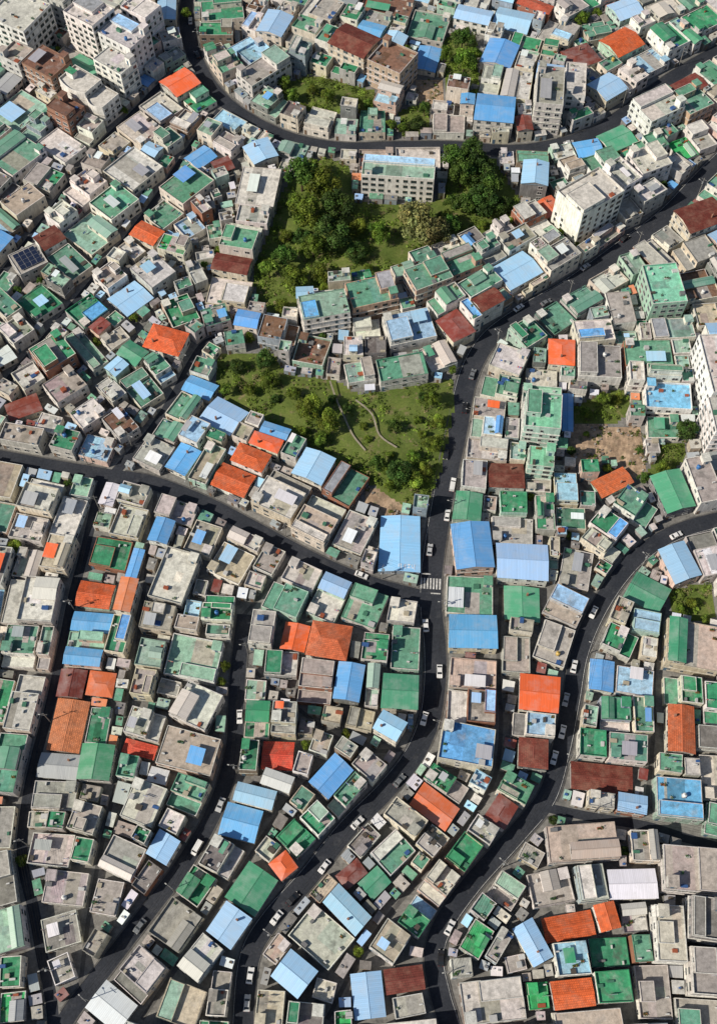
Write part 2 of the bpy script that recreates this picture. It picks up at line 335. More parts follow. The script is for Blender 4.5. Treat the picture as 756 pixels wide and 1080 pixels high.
def make_house(w, h, storeys, code, r, big=False, wallk=None, rich=True):
    th = Thing(); kind, rc, rname = ROOF[code]; rc = jit(rc, 0.16, r)
    if code in 'oR' and r.random() < 0.3: rc = tuple(a*0.7+b*0.3 for a, b in zip(rc, (0.42, 0.2, 0.1)))
    if wallk is None:
        wc, _, wn = r.choices(WALLS, [x[1] for x in WALLS])[0]
    else: wc, wn = wallk
    brick = "brick" in wn; wc = jit(lin(wc), 0.12, r); wm = "wall_brick" if brick else "wall_plaster"
    sh = SH; Hh = storeys*sh+r.uniform(-0.6, 0.6)
    k = min(0.5, 0.045*min(w, h)); hw, hh2 = w/2, h/2
    if big: k *= 0.3
    q = [(-hw+r.uniform(0, k), -hh2+r.uniform(0, k)), (hw-r.uniform(0, k), -hh2+r.uniform(0, k)), (hw-r.uniform(0, k), hh2-r.uniform(0, k)), (-hw+r.uniform(0, k), hh2-r.uniform(0, k))]
    bandc = jit(lin((206, 203, 196)), 0.12, r)
    if not big and kind == 'flat' and max(w, h) > 9 and storeys > 1 and r.random() < 0.5:
        f = r.uniform(0.25, 0.42); side = r.random() < 0.5
        if w > h: wing = sub(q, 0, f, 0, 1) if side else sub(q, 1-f, 1, 0, 1); q = sub(q, f, 1, 0, 1) if side else sub(q, 0, 1-f, 0, 1)
        else: wing = sub(q, 0, 1, 0, f) if side else sub(q, 0, 1, 1-f, 1); q = sub(q, 0, 1, f, 1) if side else sub(q, 0, 1, 0, 1-f)
        wing = inset(wing, 0.02); m = MB(); hz = Hh-sh+r.uniform(-0.3, 0.6); c3 = rc if r.random() < 0.5 else jit(ROOF[r.choice('kwwgGtLs')][1], 0.15, r)
        m.prism(wing, 0, hz, wm, wc, "paint", c3); wj = th.part("annex", m); add_windows(th, wing, 0, storeys-1, sh, False, 0.6, r, wj, "winB")
        m = MB(); parapet(m, wing, hz, r.choice((0.3, 0.8)), 0.18, wc, bandc, c3); th.part("parapet", m, wj)
        if w > h: w *= 1-f
        else: h *= 1-f
    wall = MB(); wall.prism(q, 0, Hh, wm, wc, "wall_plaster", (0.2, 0.2, 0.2))
    if storeys > 1 and r.random() < (0.9 if big else 0.55):
        qo = inset(q, -0.09 if not big else -0.25)
        for s in range(1, storeys): wall.prism(qo, s*sh-0.06, s*sh+(0.12 if not big else 0.2), "wall_plaster", bandc, bottom=True)
    wi = th.part("wall", wall)
    add_windows(th, q, 0, storeys, sh, big, 0.9 if big else 0.72, r, wi, r.choice(("winA", "winA", "winB", "winC")))
    a, b = Vector(q[0]), Vector(q[1]); d = (b-a).normalized(); p = a+d*0.9
    th.part("door", r.choice(("doorA", "doorB")), wi, Matrix.Translation((p.x, p.y, 0.02)) @ Matrix.Rotation(math.atan2(d.y, d.x), 4, 'Z') @ Matrix.Diagonal((0.95, 1, 2.05, 1)))
    roof = MB()
    if code == 'y':
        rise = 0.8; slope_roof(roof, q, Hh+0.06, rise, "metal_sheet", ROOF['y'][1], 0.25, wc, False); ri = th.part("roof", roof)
        m = MB(); along_y = h > w; half = min(w, h)/2+0.25; K = 1.5
        def zz_(x, y): return Hh+0.12+rise*(1-(abs(x) if along_y else abs(y))/half)
        def bar(x0, x1, y0, y1): m.face([(x0, y0, zz_(x0, y0)), (x1, y0, zz_(x1, y0)), (x1, y1, zz_(x1, y1)), (x0, y1, zz_(x0, y1))], "trim", (0.85, 0.85, 0.85))
        x = -0.3; y = -h/2+0.7
        for ci in range(4):
            for s in [((0, .5, .95, 1.1), (0, .14, .35, .95), (.62, .78, 0, 1.2)), ((0, .45, .5, .65), (.3, .45, .65, 1.1), (.6, .75, .1, 1.2)), ((0, .8, 1.0, 1.14), (.3, .46, .5, 1.0), (0, .8, .3, .44)), ((0, .14, .3, 1.1), (.14, .5, .3, .46), (.62, .78, 0, 1.2))][ci]: bar(x+s[0]*K*.8, x+s[1]*K*.8, y+s[2]*K, y+s[3]*K)
            x += 1.15*K*.8
            if x+K*.7 > w/2: break
        th.part("lettering", m, ri)
    elif kind == 'gable':
        mat = "roof_tile" if code in 'oOrR' and r.random() < 0.5 else "metal_sheet"
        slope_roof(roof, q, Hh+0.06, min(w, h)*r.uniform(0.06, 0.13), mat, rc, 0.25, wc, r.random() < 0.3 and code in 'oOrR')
        th.part("roof", roof)
        if r.random() < 0.25:
            x, y = bil(q, r.uniform(.2, .8), r.choice((.25, .75))); m = MB(); m.box(x-.25, x+.25, y-.25, y+.25, Hh, Hh+min(w, h)*.14+0.7, "wall_brick", (0.3, 0.16, 0.11)); th.part("chimney", m)
    else:
        ph = r.choice((0.3, 0.45, 0.7, 0.95)); t = 0.22
        qi = inset(q, t)
        roof.prism(qi, Hh, Hh+0.06, "paint", rc)
        cap = r.choice((wc, bandc, bandc, tuple(x*0.85 for x in rc))); cin = rc if r.random() < 0.6 else tuple(x*0.8 for x in wc)
        if code == 'q': cap = cin = (0.7, 0.7, 0.68); ph = 1.0
        zz = Hh+0.06
        for _ in range(2):
            if r.random() < 0.45 and code != 'q':
                s0 = r.uniform(0, 0.6); s1 = min(1, s0+r.uniform(0.2, 0.5)); t0 = r.choice((0, 0, 0.4)); t1 = r.choice((1, 1, 0.6)); c2 = jit(r.choice((rc, ROOF['k'][1], tuple(x*0.75 for x in rc))), 0.25, r)
                roof.prism(sub(inset(qi, 0.05), s0, s1, t0, t1), zz, zz+0.012, "paint", c2); zz += 0.013
        ri = th.part("roof", roof)
        pa = MB(); parapet(pa, q, Hh, ph, t, wc, cap, cin); th.part("parapet", pa, ri)
        zf = Hh+0.09; qn = inset(qi, 0.12); area = w*h
        used = []
        def free(s0, s1, t0, t1, g=0.02):
            for u in used:
                if s0 < u[1]+g and s1 > u[0]-g and t0 < u[3]+g and t1 > u[2]-g: return False
            used.append((s0, s1, t0, t1)); return True
        if area > 45 and r.random() < (0.5 if not big else 0.45) and code != 'q':
            f = r.uniform(0.3, 0.6); side = r.randrange(4); e0 = r.choice((0, 0, 0.3)); e1 = r.choice((1, 1, 0.7))
            R = [(0, f, e0, e1), (1-f, 1, e0, e1), (e0, e1, 0, f), (e0, e1, 1-f, 1)][side]; free(*R)
            q2 = sub(qn, *R); u = MB(); hz = r.uniform(2.1, 2.5) if r.random() < 0.5 else r.uniform(0.7, 1.3); u.prism(q2, zf-0.02, zf+hz, wm, wc, "paint", rc)
            ui = th.part("upper_floor", u)
            if hz > 2: add_windows(th, q2, zf-0.1, 1, sh, False, 0.6, r, ui, "winA")
            rr2 = MB(); c3 = rc if r.random() < 0.55 else jit(ROOF[r.choice('kwgwlBGxt')][1], 0.15, r)
            if r.random() < 0.3 and not big: slope_roof(rr2, q2, zf+hz+0.05, 0.6, "metal_sheet", c3, 0.2, wc, False)
            else:
                rr2.prism(inset(q2, -0.15), zf+hz, zf+hz+0.16, "paint", c3, bottom=True)
                parapet(rr2, inset(q2, -0.1), zf+hz+0.16, 0.25, 0.18, wc, cap, c3)
            th.part("upper_roof", rr2)
        if area > 32 and r.random() < 0.72:
            nb = 1 if not big else max(1, int(w/12))
            for _ in range(nb):
                ds, dt = min(0.45, 2.7/w), min(0.5, 3.0/h)
                s0 = r.choice((0, 1-ds)) if nb == 1 else r.uniform(0, 1-ds); t0 = r.choice((0, 1-dt, 1-dt))
                if free(s0, s0+ds, t0, t0+dt):
                    q3 = sub(qn, s0, s0+ds, t0, t0+dt); sw = MB(); hz = 2.0 if not big else 3.2
                    sw.prism(q3, zf-0.02, zf+hz, wm, wc, "paint", rc); sw.prism(inset(q3, -0.18), zf+hz, zf+hz+0.15, "paint", r.choice((rc, rc, bandc)), bottom=True)
                    si = th.part("stairwell", sw)
                    a, b = Vector(q3[0]), Vector(q3[1]); d = (b-a).normalized(); p = (a+b)/2
                    th.part("door", "doorB", si, Matrix.Translation((p.x, p.y, zf)) @ Matrix.Rotation(math.atan2(d.y, d.x), 4, 'Z') @ Matrix.Diagonal((0.85, 1, 1.85, 1)))
        if area > 40 and r.random() < 0.45 and code != 'q':
            ds, dt = r.uniform(0.25, 0.5), r.uniform(0.3, 0.6); s0 = r.uniform(0, 1-ds); t0 = r.uniform(0, 1-dt)
            if free(s0, s0+ds, t0, t0+dt):
                q4 = sub(qn, s0, s0+ds, t0, t0+dt); cn = MB(); cc = jit(ROOF[r.choice('BllGdxWWxo' if r.random() < 0.5 else 'xWWlx')][1], 0.15, r)
                L = math.dist(q4[0], q4[1]); W = math.dist(q4[1], q4[2]); z1, z2 = zf+1.9, zf+2.2
                P = [(*q4[0], z1), (*q4[1], z1), (*q4[2], z2), (*q4[3], z2)]
                cn.face(P, "metal_sheet", cc, [(0, 0), (L, 0), (L, W), (0, W)]); D = [(a[0], a[1], a[2]-0.08) for a in P]; cn.face(D[::-1], "metal_sheet", (0.3, 0.3, 0.3))
                for i in range(4):
                    cn.face([D[i], D[(i+1) % 4], P[(i+1) % 4], P[i]], "trim", tuple(x*0.7 for x in cc))
                for i, pp in enumerate(inset(q4, 0.1)): cn.tube((*pp, zf-0.01), (*pp, P[i][2]-0.08), 0.05, 0.05, "trim", (0.25, 0.25, 0.25), 5, False)
                th.part("canopy", cn)
        ncl = r.randint(3, 7) if rich else r.randint(2, 5)
        if big: ncl = int(area/18)
        for _ in range(ncl):
            s0, t0 = r.uniform(0.02, 0.9), r.uniform(0.02, 0.9)
            if r.random() < 0.5:
                if r.random() < 0.5: s0 = r.choice((0.04, 0.9))
                else: t0 = r.choice((0.04, 0.9))
            if not free(s0-0.03, s0+0.09, t0-0.03, t0+0.09, 0.005): continue
            x, y = bil(qn, s0+0.03, t0+0.03); ty = r.random()
            if ty < 0.25: th.part("air_conditioner", "ac", -1, Matrix.Translation((x, y, zf-0.02)) @ Matrix.Rotation(r.choice((0, 1.57, 3.14)), 4, 'Z'))
            elif ty < 0.5:
                pl = MB(); L = r.uniform(0.3, 0.9); pl.box(x-L, x+L, y-0.3, y+0.3, zf-0.02, zf+0.35, "plastic", r.choice(((0.25, 0.09, 0.05), (0.4, 0.4, 0.38), (0.1, 0.15, 0.12))))
                for _ in range(int(L*22)):
                    px, py, pz = x+r.uniform(-L, L)*1.05, y+r.uniform(-0.4, 0.4), zf+r.uniform(0.35, 0.9); sz = r.uniform(0.12, 0.22); a = r.uniform(0, 6.28); tz = r.uniform(-0.15, 0.15)
                    pl.face([(px+sz*math.cos(a), py+sz*math.sin(a), pz+tz), (px-sz*math.sin(a), py+sz*math.cos(a), pz), (px-sz*math.cos(a), py-sz*math.sin(a), pz-tz), (px+sz*math.sin(a), py-sz*math.cos(a), pz)], "foliage", (0.05, 0.10, 0.025))
                th.part("planter", pl)
            elif ty < 0.62:
                m = MB(); L = r.uniform(0.7, 1.3)
                for e in (-L, L): m.tube((x+e, y, zf-0.02), (x+e, y, zf+1.5), 0.04, 0.04, "trim", (0.4, 0.4, 0.4), 5, False)
                m.tube((x-L, y, zf+1.45), (x+L, y, zf+1.45), 0.03, 0.03, "trim", (0.4, 0.4, 0.4), 5, False)
                for e in range(3):
                    cx_ = x-L+0.2+e*(2*L-0.4)/3; cc = r.choice(((0.6, 0.6, 0.6), (0.1, 0.2, 0.5), (0.5, 0.1, 0.1), (0.55, 0.5, 0.35))); m.box(cx_, cx_+0.45, y-0.03, y+0.03, zf+0.6, zf+1.42, "plastic", cc)
                th.part("laundry_rack", m)
            else:
                bx = MB(); L = r.uniform(0.25, 1.0); W = r.uniform(0.25, 0.8); hz = r.uniform(0.25, 1.2)
                c = r.choice(((0.5, 0.5, 0.49), (0.05, 0.12, 0.3), (0.35, 0.1, 0.05), (0.1, 0.085, 0.07), (0.45, 0.4, 0.3), (0.2, 0.2, 0.2), (0.07, 0.2, 0.13), (0.6, 0.6, 0.58)))
                bx.box(x-L, x+L, y-W, y+W, zf-0.02, zf+hz, "plastic", c); bx.box(x-L-0.04, x+L+0.04, y-W-0.04, y+W+0.04, zf+hz, zf+hz+0.05, "plastic", tuple(v*0.8 for v in c))
                th.part("storage_box", bx)
        if area > 45 and r.random() < 0.3:
            s0, t0 = r.uniform(0.12, 0.85), r.uniform(0.12, 0.85)
            if free(s0-0.06, s0+0.1, t0-0.06, t0+0.1): th.tank = (*bil(qn, s0, t0), zf-0.02)
    words = {1: "one-storey", 2: "two-storey", 3: "three-storey", 4: "four-storey"}
    th.label = "%s %s house with %s %s roof" % (words.get(storeys, "tall"), wn, rname, "flat" if kind == 'flat' else "pitched")
    th.height = Hh
    return th
# ---------------------------------------------------------------- roads
ROADS = {
 "main": (6.8, [(800, 132), (756, 172), (735, 193), (700, 229), (650, 266), (600, 302), (555, 328), (518, 355), (499, 383), (489, 412), (482, 452), (471, 502), (462, 552), (455, 600), (454, 640), (458, 680), (458, 720), (452, 760), (435, 798), (405, 835), (365, 875), (325, 925), (285, 970), (263, 1010), (256, 1080), (256, 1150)]),
 "west": (4.9, [(-60, 475), (0, 482), (50, 491), (110, 501), (160, 509), (215, 530), (260, 553), (310, 580), (350, 600), (395, 617), (448, 631)]),
 "westlane": (3.0, [(110, 502), (100, 537), (90, 580), (77, 630), (65, 690), (53, 745), (38, 800), (28, 850), (24, 905), (36, 960), (45, 1010), (55, 1060), (60, 1150)]),
 "inner": (4.5, [(258, 648), (252, 700), (249, 745), (247, 785), (236, 830), (218, 872), (188, 920), (150, 970), (110, 1022), (72, 1072), (40, 1130)]),
 "east": (5.4, [(810, 538), (756, 549), (715, 561), (680, 581), (652, 610), (628, 648), (611, 690), (602, 740), (592, 790), (577, 840), (545, 880), (500, 930), (468, 975), (458, 1010), (465, 1050), (476, 1090), (480, 1150)]),
 "eastlane": (2.6, [(577, 852), (620, 861), (680, 871), (720, 883), (756, 893), (800, 903)]),
 "top": (5.8, [(206, -30), (197, 12), (202, 48), (216, 81), (238, 108), (270, 130), (310, 147), (360, 156), (420, 155), (480, 155), (540, 159), (590, 152), (630, 138), (660, 118), (700, 88), (740, 63), (800, 31)]),
 "link": (3.2, [(118, 502), (138, 480), (162, 452), (185, 416), (203, 382), (218, 362), (242, 354)]),
 "uplane": (2.6, [(232, 116), (205, 150), (165, 210), (120, 270), (62, 340), (0, 412), (-40, 460)]),
 "upperlane": (2.6, [(208, 62), (175, 85), (140, 120), (100, 160), (55, 222), (0, 292), (-40, 340)]),
}
PATHS = [
 [(165, 515), (155, 600), (143, 700), (128, 800), (110, 880), (95, 960), (85, 1040)],
 [(350, 800), (300, 850), (250, 925), (200, 1000), (150, 1075)],
 [(528, 620), (525, 700), (528, 770), (518, 830), (485, 880), (435, 935), (385, 1000), (345, 1075)],
 [(700, 640), (690, 700), (688, 780), (680, 860)],
 [(50, 480), (95, 420), (150, 350), (200, 285), (235, 215), (262, 150)],
 [(256, 650), (300, 600), (312, 578)],
 [(500, 470), (545, 475), (600, 500), (640, 540), (670, 570)], [(260, 700), (330, 760), (380, 790), (430, 790)]]
def catmull(P, step=1.5):
    P = [Vector(p) for p in P]; out = []
    for i in range(len(P)-1):
        p0 = P[max(i-1, 0)]; p1 = P[i]; p2 = P[i+1]; p3 = P[min(i+2, len(P)-1)]
        n = max(1, int((p2-p1).length/step))
        for k in range(n):
            t = k/n
            out.append(0.5*((2*p1)+(p2-p0)*t+(2*p0-5*p1+4*p2-p3)*t*t+(3*p1-p0-3*p2+p3)*t**3))
    out.append(P[-1]); return out
def frames(pts, fn=None):
    res = []
    for i, p in enumerate(pts):
        d = (pts[min(i+1, len(pts)-1)]-pts[max(i-1, 0)]).normalized(); k = fn(p) if fn else 1.0
        res.append((p, d, Vector((-d.y, d.x))*k))
    return res
def narrow(p):
    yA, yB = up(450, 700)[1], up(430, 830)[1]
    t = min(1, max(0, (yA-p.y)/(yA-yB))); return 1-0.19*t
RD = {k: (w, frames(catmull([up(*p) for p in P]), narrow if k == "main" else None)) for k, (w, P) in ROADS.items()}
PT = [frames(catmull([up(*p) for p in P])) for P in PATHS]
def ribbon(name, fr, o0, o1, z, mat, **pr):
    mb = MB()
    for a, b in zip(fr[:-1], fr[1:]):
        p = [a[0]+a[2]*o0, b[0]+b[2]*o0, b[0]+b[2]*o1, a[0]+a[2]*o1]
        mb.face([(v.x, v.y, z) for v in p], mat, (0.1, 0.1, 0.1))
    return link(name, mb.mesh(name), **pr)
def near_other(p, key, extra):
    for k, (w, fr) in RD.items():
        if k == key: continue
        for q, d, n in fr[::2]:
            if (q-p).length < w/2+extra: return True
    return False
gm = MB(); gm.face([(-4000, -3000, 0), (4000, -3000, 0), (4000, 6000, 0), (-4000, 6000, 0)], "old_concrete", (0.1, 0.1, 0.1))
link("ground", gm.mesh("ground"), kind="structure")
for i, fr in enumerate(PT): ribbon("path", fr, -0.6, 0.6, 0.004+0.0007*i, "paving", kind="structure")
order = ["uplane", "upperlane", "link", "westlane", "eastlane", "inner", "west", "top", "east", "main"]
for i, k in enumerate(order):
    w_, fr = RD[k]; ribbon("road", fr, -w_/2, w_/2, 0.016+0.004*i, "asphalt", kind="structure")
for k in ("main", "west", "east", "inner", "top"):
    w_, fr = RD[k]; mb = MB(); pw = 0.4
    for sgn in (-1, 1):
        for a, b in zip(fr[:-1], fr[1:]):
            A0 = a[0]+a[2]*sgn*w_/2; A1 = a[0]+a[2]*sgn*(w_/2+pw); B0 = b[0]+b[2]*sgn*w_/2; B1 = b[0]+b[2]*sgn*(w_/2+pw)
            if near_other((A0+B0)/2, k, 1.2): continue
            z = 0.13
            mb.face([(*A0, z), (*B0, z), (*B1, z), (*A1, z)], "paving", (0.2, 0.2, 0.2))
            mb.face([(*A0, 0), (*B0, 0), (*B0, z), (*A0, z)], "paving", (0.2, 0.2, 0.2)); mb.face([(*A1, 0), (*B1, 0), (*B1, z), (*A1, z)], "paving", (0.2, 0.2, 0.2))
    link("pavement", mb.mesh("pavement"), kind="structure")
zt = 0.016+0.004*10
for k in ("main", "east"):
    mb = MB(); fr = RD[k][1]; w_ = RD[k][0]
    for idx, (a, b) in enumerate(zip(fr[:-1], fr[1:])):
        if near_other(a[0], k, 1.5): continue
        for o in ((-w_/2+0.35,) if k == "main" else (w_/2-0.35,)):
            p = [a[0]+a[2]*(o-0.05), b[0]+b[2]*(o-0.05), b[0]+b[2]*(o+0.05), a[0]+a[2]*(o+0.05)]
            mb.face([(*v, zt+0.001) for v in p], "marking_white", (1, 1, 1))
    link("road_marking", mb.mesh("road_marking"), kind="structure")
def nearest(key, u, v):
    p = Vector(up(u, v)); return min(RD[key][1], key=lambda f: (f[0]-p).length)
mb = MB(); f = nearest("main", 453, 617)
for i in range(7):
    o = -2.9+i*0.96; c = f[0]+f[2]*o
    p = [c-f[1]*1.8-f[2]*0.27, c+f[1]*1.8-f[2]*0.27, c+f[1]*1.8+f[2]*0.27, c-f[1]*1.8+f[2]*0.27]
    mb.face([(*v, zt+0.004) for v in p], "marking_white", (1, 1, 1))
for s in (-1, 1):
    c = f[0]+f[1]*s*3.2+f[2]*s*1.6
    p = [c-f[1]*0.2-f[2]*1.5, c+f[1]*0.2-f[2]*1.5, c+f[1]*0.2+f[2]*1.5, c-f[1]*0.2+f[2]*1.5]
    mb.face([(*v, zt+0.004) for v in p], "marking_white", (1, 1, 1))
link("zebra_crossing", mb.mesh("zebra_crossing"), kind="structure")
# ---------------------------------------------------------------- occupancy raster
GX0, GX1, GY0, GY1, GS = -240, 240, -30, 540, 0.4
NX, NY = int((GX1-GX0)/GS), int((GY1-GY0)/GS)
occ = np.zeros((NX, NY), np.int32)
road_core = np.zeros((NX, NY), bool)
def disc(x, y, r, arr=None, val=-1):
    arr = occ if arr is None else arr
    i0 = max(0, int((x-r-GX0)/GS)); i1 = min(NX, int((x+r-GX0)/GS)+2); j0 = max(0, int((y-r-GY0)/GS)); j1 = min(NY, int((y+r-GY0)/GS)+2)
    if i0 >= i1 or j0 >= j1: return
    I, J = np.mgrid[i0:i1, j0:j1]
    m = (I*GS+GX0-x)**2+(J*GS+GY0-y)**2 < r*r
    arr[i0:i1, j0:j1][m] = val
for k, (w_, fr) in RD.items():
    e = 0.3 if k in ("main", "west", "east", "inner", "top") else 0.05
    for q, d, n in fr:
        disc(q.x, q.y, w_/2*n.length+e)
        disc(q.x, q.y, w_/2*n.length*(0.45 if w_ > 2.9 else 0.1), road_core, True)
for fr in PT:
    for q, d, n in fr: disc(q.x, q.y, 0.5)
GXX, GYY = np.meshgrid(np.arange(NX)*GS+GX0, np.arange(NY)*GS+GY0, indexing='ij')
def inpoly(X, Y, poly):
    r = np.zeros(X.shape, bool); n = len(poly)
    for i in range(n):
        x1, y1 = poly[i]; x2, y2 = poly[(i+1) % n]
        c = ((y1 > Y) != (y2 > Y)) & (X < (x2-x1)*(Y-y1)/((y2-y1) if y2 != y1 else 1e-9)+x1)
        r ^= c
    return r
PARKS = {
 "grass": [
  [(298, 205), (320, 175), (345, 168), (368, 178), (372, 215), (440, 218), (470, 210), (474, 165), (485, 162), (520, 169), (532, 190), (548, 215), (530, 240), (490, 250), (440, 266), (415, 292), (360, 298), (320, 312), (296, 337), (275, 327), (268, 285), (288, 240)],
  [(232, 376), (285, 370), (300, 396), (350, 402), (378, 418), (440, 408), (480, 402), (474, 443), (464, 493), (450, 528), (425, 533), (395, 510), (340, 480), (290, 452), (245, 430), (228, 402)],
  [(296, 92), (330, 80), (398, 98), (392, 120), (340, 120), (300, 108)], [(470, 42), (502, 36), (505, 92), (470, 97)], [(420, 120), (452, 107), (455, 140), (425, 144)],
  [(700, 470), (722, 466), (724, 480), (690, 508), (676, 506), (690, 490)], [(705, 625), (750, 615), (750, 655), (712, 650)], [(604, 432), (655, 410), (665, 432), (645, 447), (608, 447)]],
 "bare_soil": [[(600, 466), (608, 450), (626, 446), (648, 454), (668, 450), (680, 462), (674, 476), (684, 492), (668, 504), (650, 492), (636, 484), (620, 494), (604, 484)], [(438, 86), (468, 84), (468, 112), (440, 104)], [(388, 512), (425, 534), (415, 547), (385, 532)]]}
def hillock(name, poly, mat, amp):
    xs = [p[0] for p in poly]; ys = [p[1] for p in poly]; st = 1.2
    X, Y = np.meshgrid(np.arange(min(xs), max(xs), st), np.arange(min(ys), max(ys), st), indexing='ij')
    ins = inpoly(X, Y, poly); nx, ny = X.shape
    dist = np.full(X.shape, 1e9)
    for i in range(len(poly)):
        a = np.array(poly[i]); b = np.array(poly[(i+1) % len(poly)]); d = b-a
        t = np.clip(((X-a[0])*d[0]+(Y-a[1])*d[1])/(d@d), 0, 1); dist = np.minimum(dist, np.hypot(X-a[0]-t*d[0], Y-a[1]-t*d[1]))
    Z = 0.06+np.clip(dist/8, 0, 1)*amp*(0.6+0.4*np.sin(X*0.13+1)*np.cos(Y*0.17)+0.12*np.sin(X*0.6)*np.sin(Y*0.5))
    if mat == "bare_soil": Z = Z+0.3*np.clip(dist/3, 0, 1)*(np.sin(X*1.1+np.sin(Y))*np.cos(Y*0.9+X*0.3)+1)
    idx = -np.ones(X.shape, int); v = []; fcs = []
    for i in range(nx-1):
        for j in range(ny-1):
            if ins[i, j] or ins[i+1, j] or ins[i, j+1] or ins[i+1, j+1]:
                q = []
                for a, b in ((i, j), (i+1, j), (i+1, j+1), (i, j+1)):
                    if idx[a, b] < 0: idx[a, b] = len(v); v.append((X[a, b], Y[a, b], Z[a, b] if ins[a, b] else 0.06))
                    q.append(int(idx[a, b]))
                fcs.append(q)
    me = bpy.data.meshes.new(name); me.from_pydata(v, [], fcs); me.materials.append(MATS[mat]); link(name, me, kind="structure")
SHR = []; SOIL = []
for mt, L in PARKS.items():
    for P in L:
        poly = [up(*p) for p in P]; m = inpoly(GXX, GYY, poly); occ[m] = -1
        hillock("terrain" if mt == "grass" else "bare_ground", poly, mt, 1.4 if mt == "grass" else 0.35)
        (SHR if mt == "grass" else SOIL).append(poly)
# ---------------------------------------------------------------- trees
def crown(R, Hc, seed, nc=32, per=120, col=(0.05, 0.10, 0.02)):
    r = random.Random(seed); m = MB()
    for c in range(nc):
        a = r.uniform(0, 6.283); u = r.random()**0.5; zz = r.uniform(-0.5, 1.0)
        rad = R*0.85*u*math.sqrt(max(0.05, 1-max(0, zz)**2*0.8))
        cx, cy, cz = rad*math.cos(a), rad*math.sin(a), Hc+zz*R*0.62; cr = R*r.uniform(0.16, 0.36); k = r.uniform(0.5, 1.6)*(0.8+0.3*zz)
        hue = r.uniform(-0.12, 0.2)
        for _ in range(int(per*(cr/(R*0.3))**2)):
            d = Vector((r.gauss(0, 1), r.gauss(0, 1), r.gauss(0.25, 0.9))).normalized(); p = Vector((cx, cy, cz))+d*cr*r.uniform(0.6, 1.15)
            nrm = (d+Vector((r.gauss(0, 0.5), r.gauss(0, 0.5), r.gauss(0.2, 0.5)))).normalized(); q = nrm.to_track_quat('Z', 'Y'); s = r.uniform(0.16, 0.34); rot = r.uniform(0, 3.14)
            ex = q @ Vector((math.cos(rot), math.sin(rot), 0))*s; ey = q @ Vector((-math.sin(rot), math.cos(rot), 0))*s*0.7
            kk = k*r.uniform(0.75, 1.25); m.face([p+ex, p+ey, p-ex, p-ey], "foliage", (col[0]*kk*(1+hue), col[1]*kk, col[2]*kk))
    return m
def trunk(R, Hc, seed):
    r = random.Random(seed); m = MB(); c = (0.09, 0.065, 0.045); top = (r.uniform(-.3, .3), r.uniform(-.3, .3), Hc*0.6)
    m.tube((0, 0, -0.3), top, 0.3, 0.2, "bark", c, 8, False)
    for i in range(6):
        a = i*1.05+r.uniform(0, .5); e = (R*0.6*math.cos(a), R*0.6*math.sin(a), Hc+r.uniform(-0.3, 0.5)*R*0.5); mid = tuple((top[j]*0.5+e[j]*0.5)+(0.3 if j == 2 else 0) for j in range(3))
        m.tube(top, mid, 0.15, 0.1, "bark", c, 6, False); m.tube(mid, e, 0.1, 0.03, "bark", c, 5, False)
    return m
TREES = []
for i in range(7):
    R = 4.0; Hc = (5.0, 5.6, 4.6)[i % 3]; col = [(0.11, 0.175, 0.024), (0.07, 0.13, 0.022), (0.16, 0.22, 0.028), (0.20, 0.20, 0.075), (0.115, 0.18, 0.022), (0.06, 0.11, 0.022), (0.145, 0.20, 0.025)][i]
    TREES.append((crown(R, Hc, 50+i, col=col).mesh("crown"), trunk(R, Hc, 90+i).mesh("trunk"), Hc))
TL = """318 192 18;341 198 20;325 228 18;356 222 17;350 252 20;330 262 13;300 270 13;284 284 12;310 292 13;338 286 11;376 238 12;376 264 11;400 246 12;436 242 20;458 250 16;474 238 12;
480 172 16;498 166 15;486 188 15;504 186 17;518 198 13;508 212 15;490 216 14;528 214 11;302 246 8;298 320 8;318 246 9;330 178 10;512 174 11;478 212 10;312 210 10;
280 378 10;283 398 10;238 408 8;250 382 8;326 430 14;346 444 13;338 460 9;310 412 8;415 446 9;456 420 10;456 465 10;420 497 13;398 488 10;440 505 11;462 440 8;436 478 8;262 408 7;448 492 8;
487 44 12;489 68 12;486 85 9;440 128 8;448 112 7;636 420 9;724 452 11;700 490 8;680 500 7;614 18 8;14 572 8;20 905 7;720 640 7;732 632 6;308 98 8;330 92 7;345 100 8;372 104 8;388 108 7;300 82 7;430 50 7;652 415 7;618 432 7;425 130 6;650 160 6;236 700 6;232 715 5;70 505 5;470 230 9;262 352 6;378 1002 6;660 895 5;585 862 5;196 8 6;160 5 5;176 25 5;630 8 6;500 95 6;318 110 6;470 55 8;500 55 8;412 128 6;100 355 5;600 560 5;560 520 5;322 782 6;365 770 5;16 300 5;745 650 6;230 258 5;140 330 5;214 275 5;85 180 4;130 110 4;60 45 4;340 300 6;590 240 5;610 255 5;700 190 5;110 200 4;40 290 4;478 385 5;340 350 5;
366 425 5;388 458 5;410 510 6;318 450 6;446 452 5;388 278 5;510 232 6;536 228 6;540 212 6;384 445 5;350 415 5;440 438 5;412 475 5;290 416 5;446 412 5;604 470 5;642 490 6;620 452 4;676 470 5"""
TT = [tuple(map(float, s.split())) for s in TL.replace("\n", "").split(";") if s.strip()]
rt = random.Random(3)
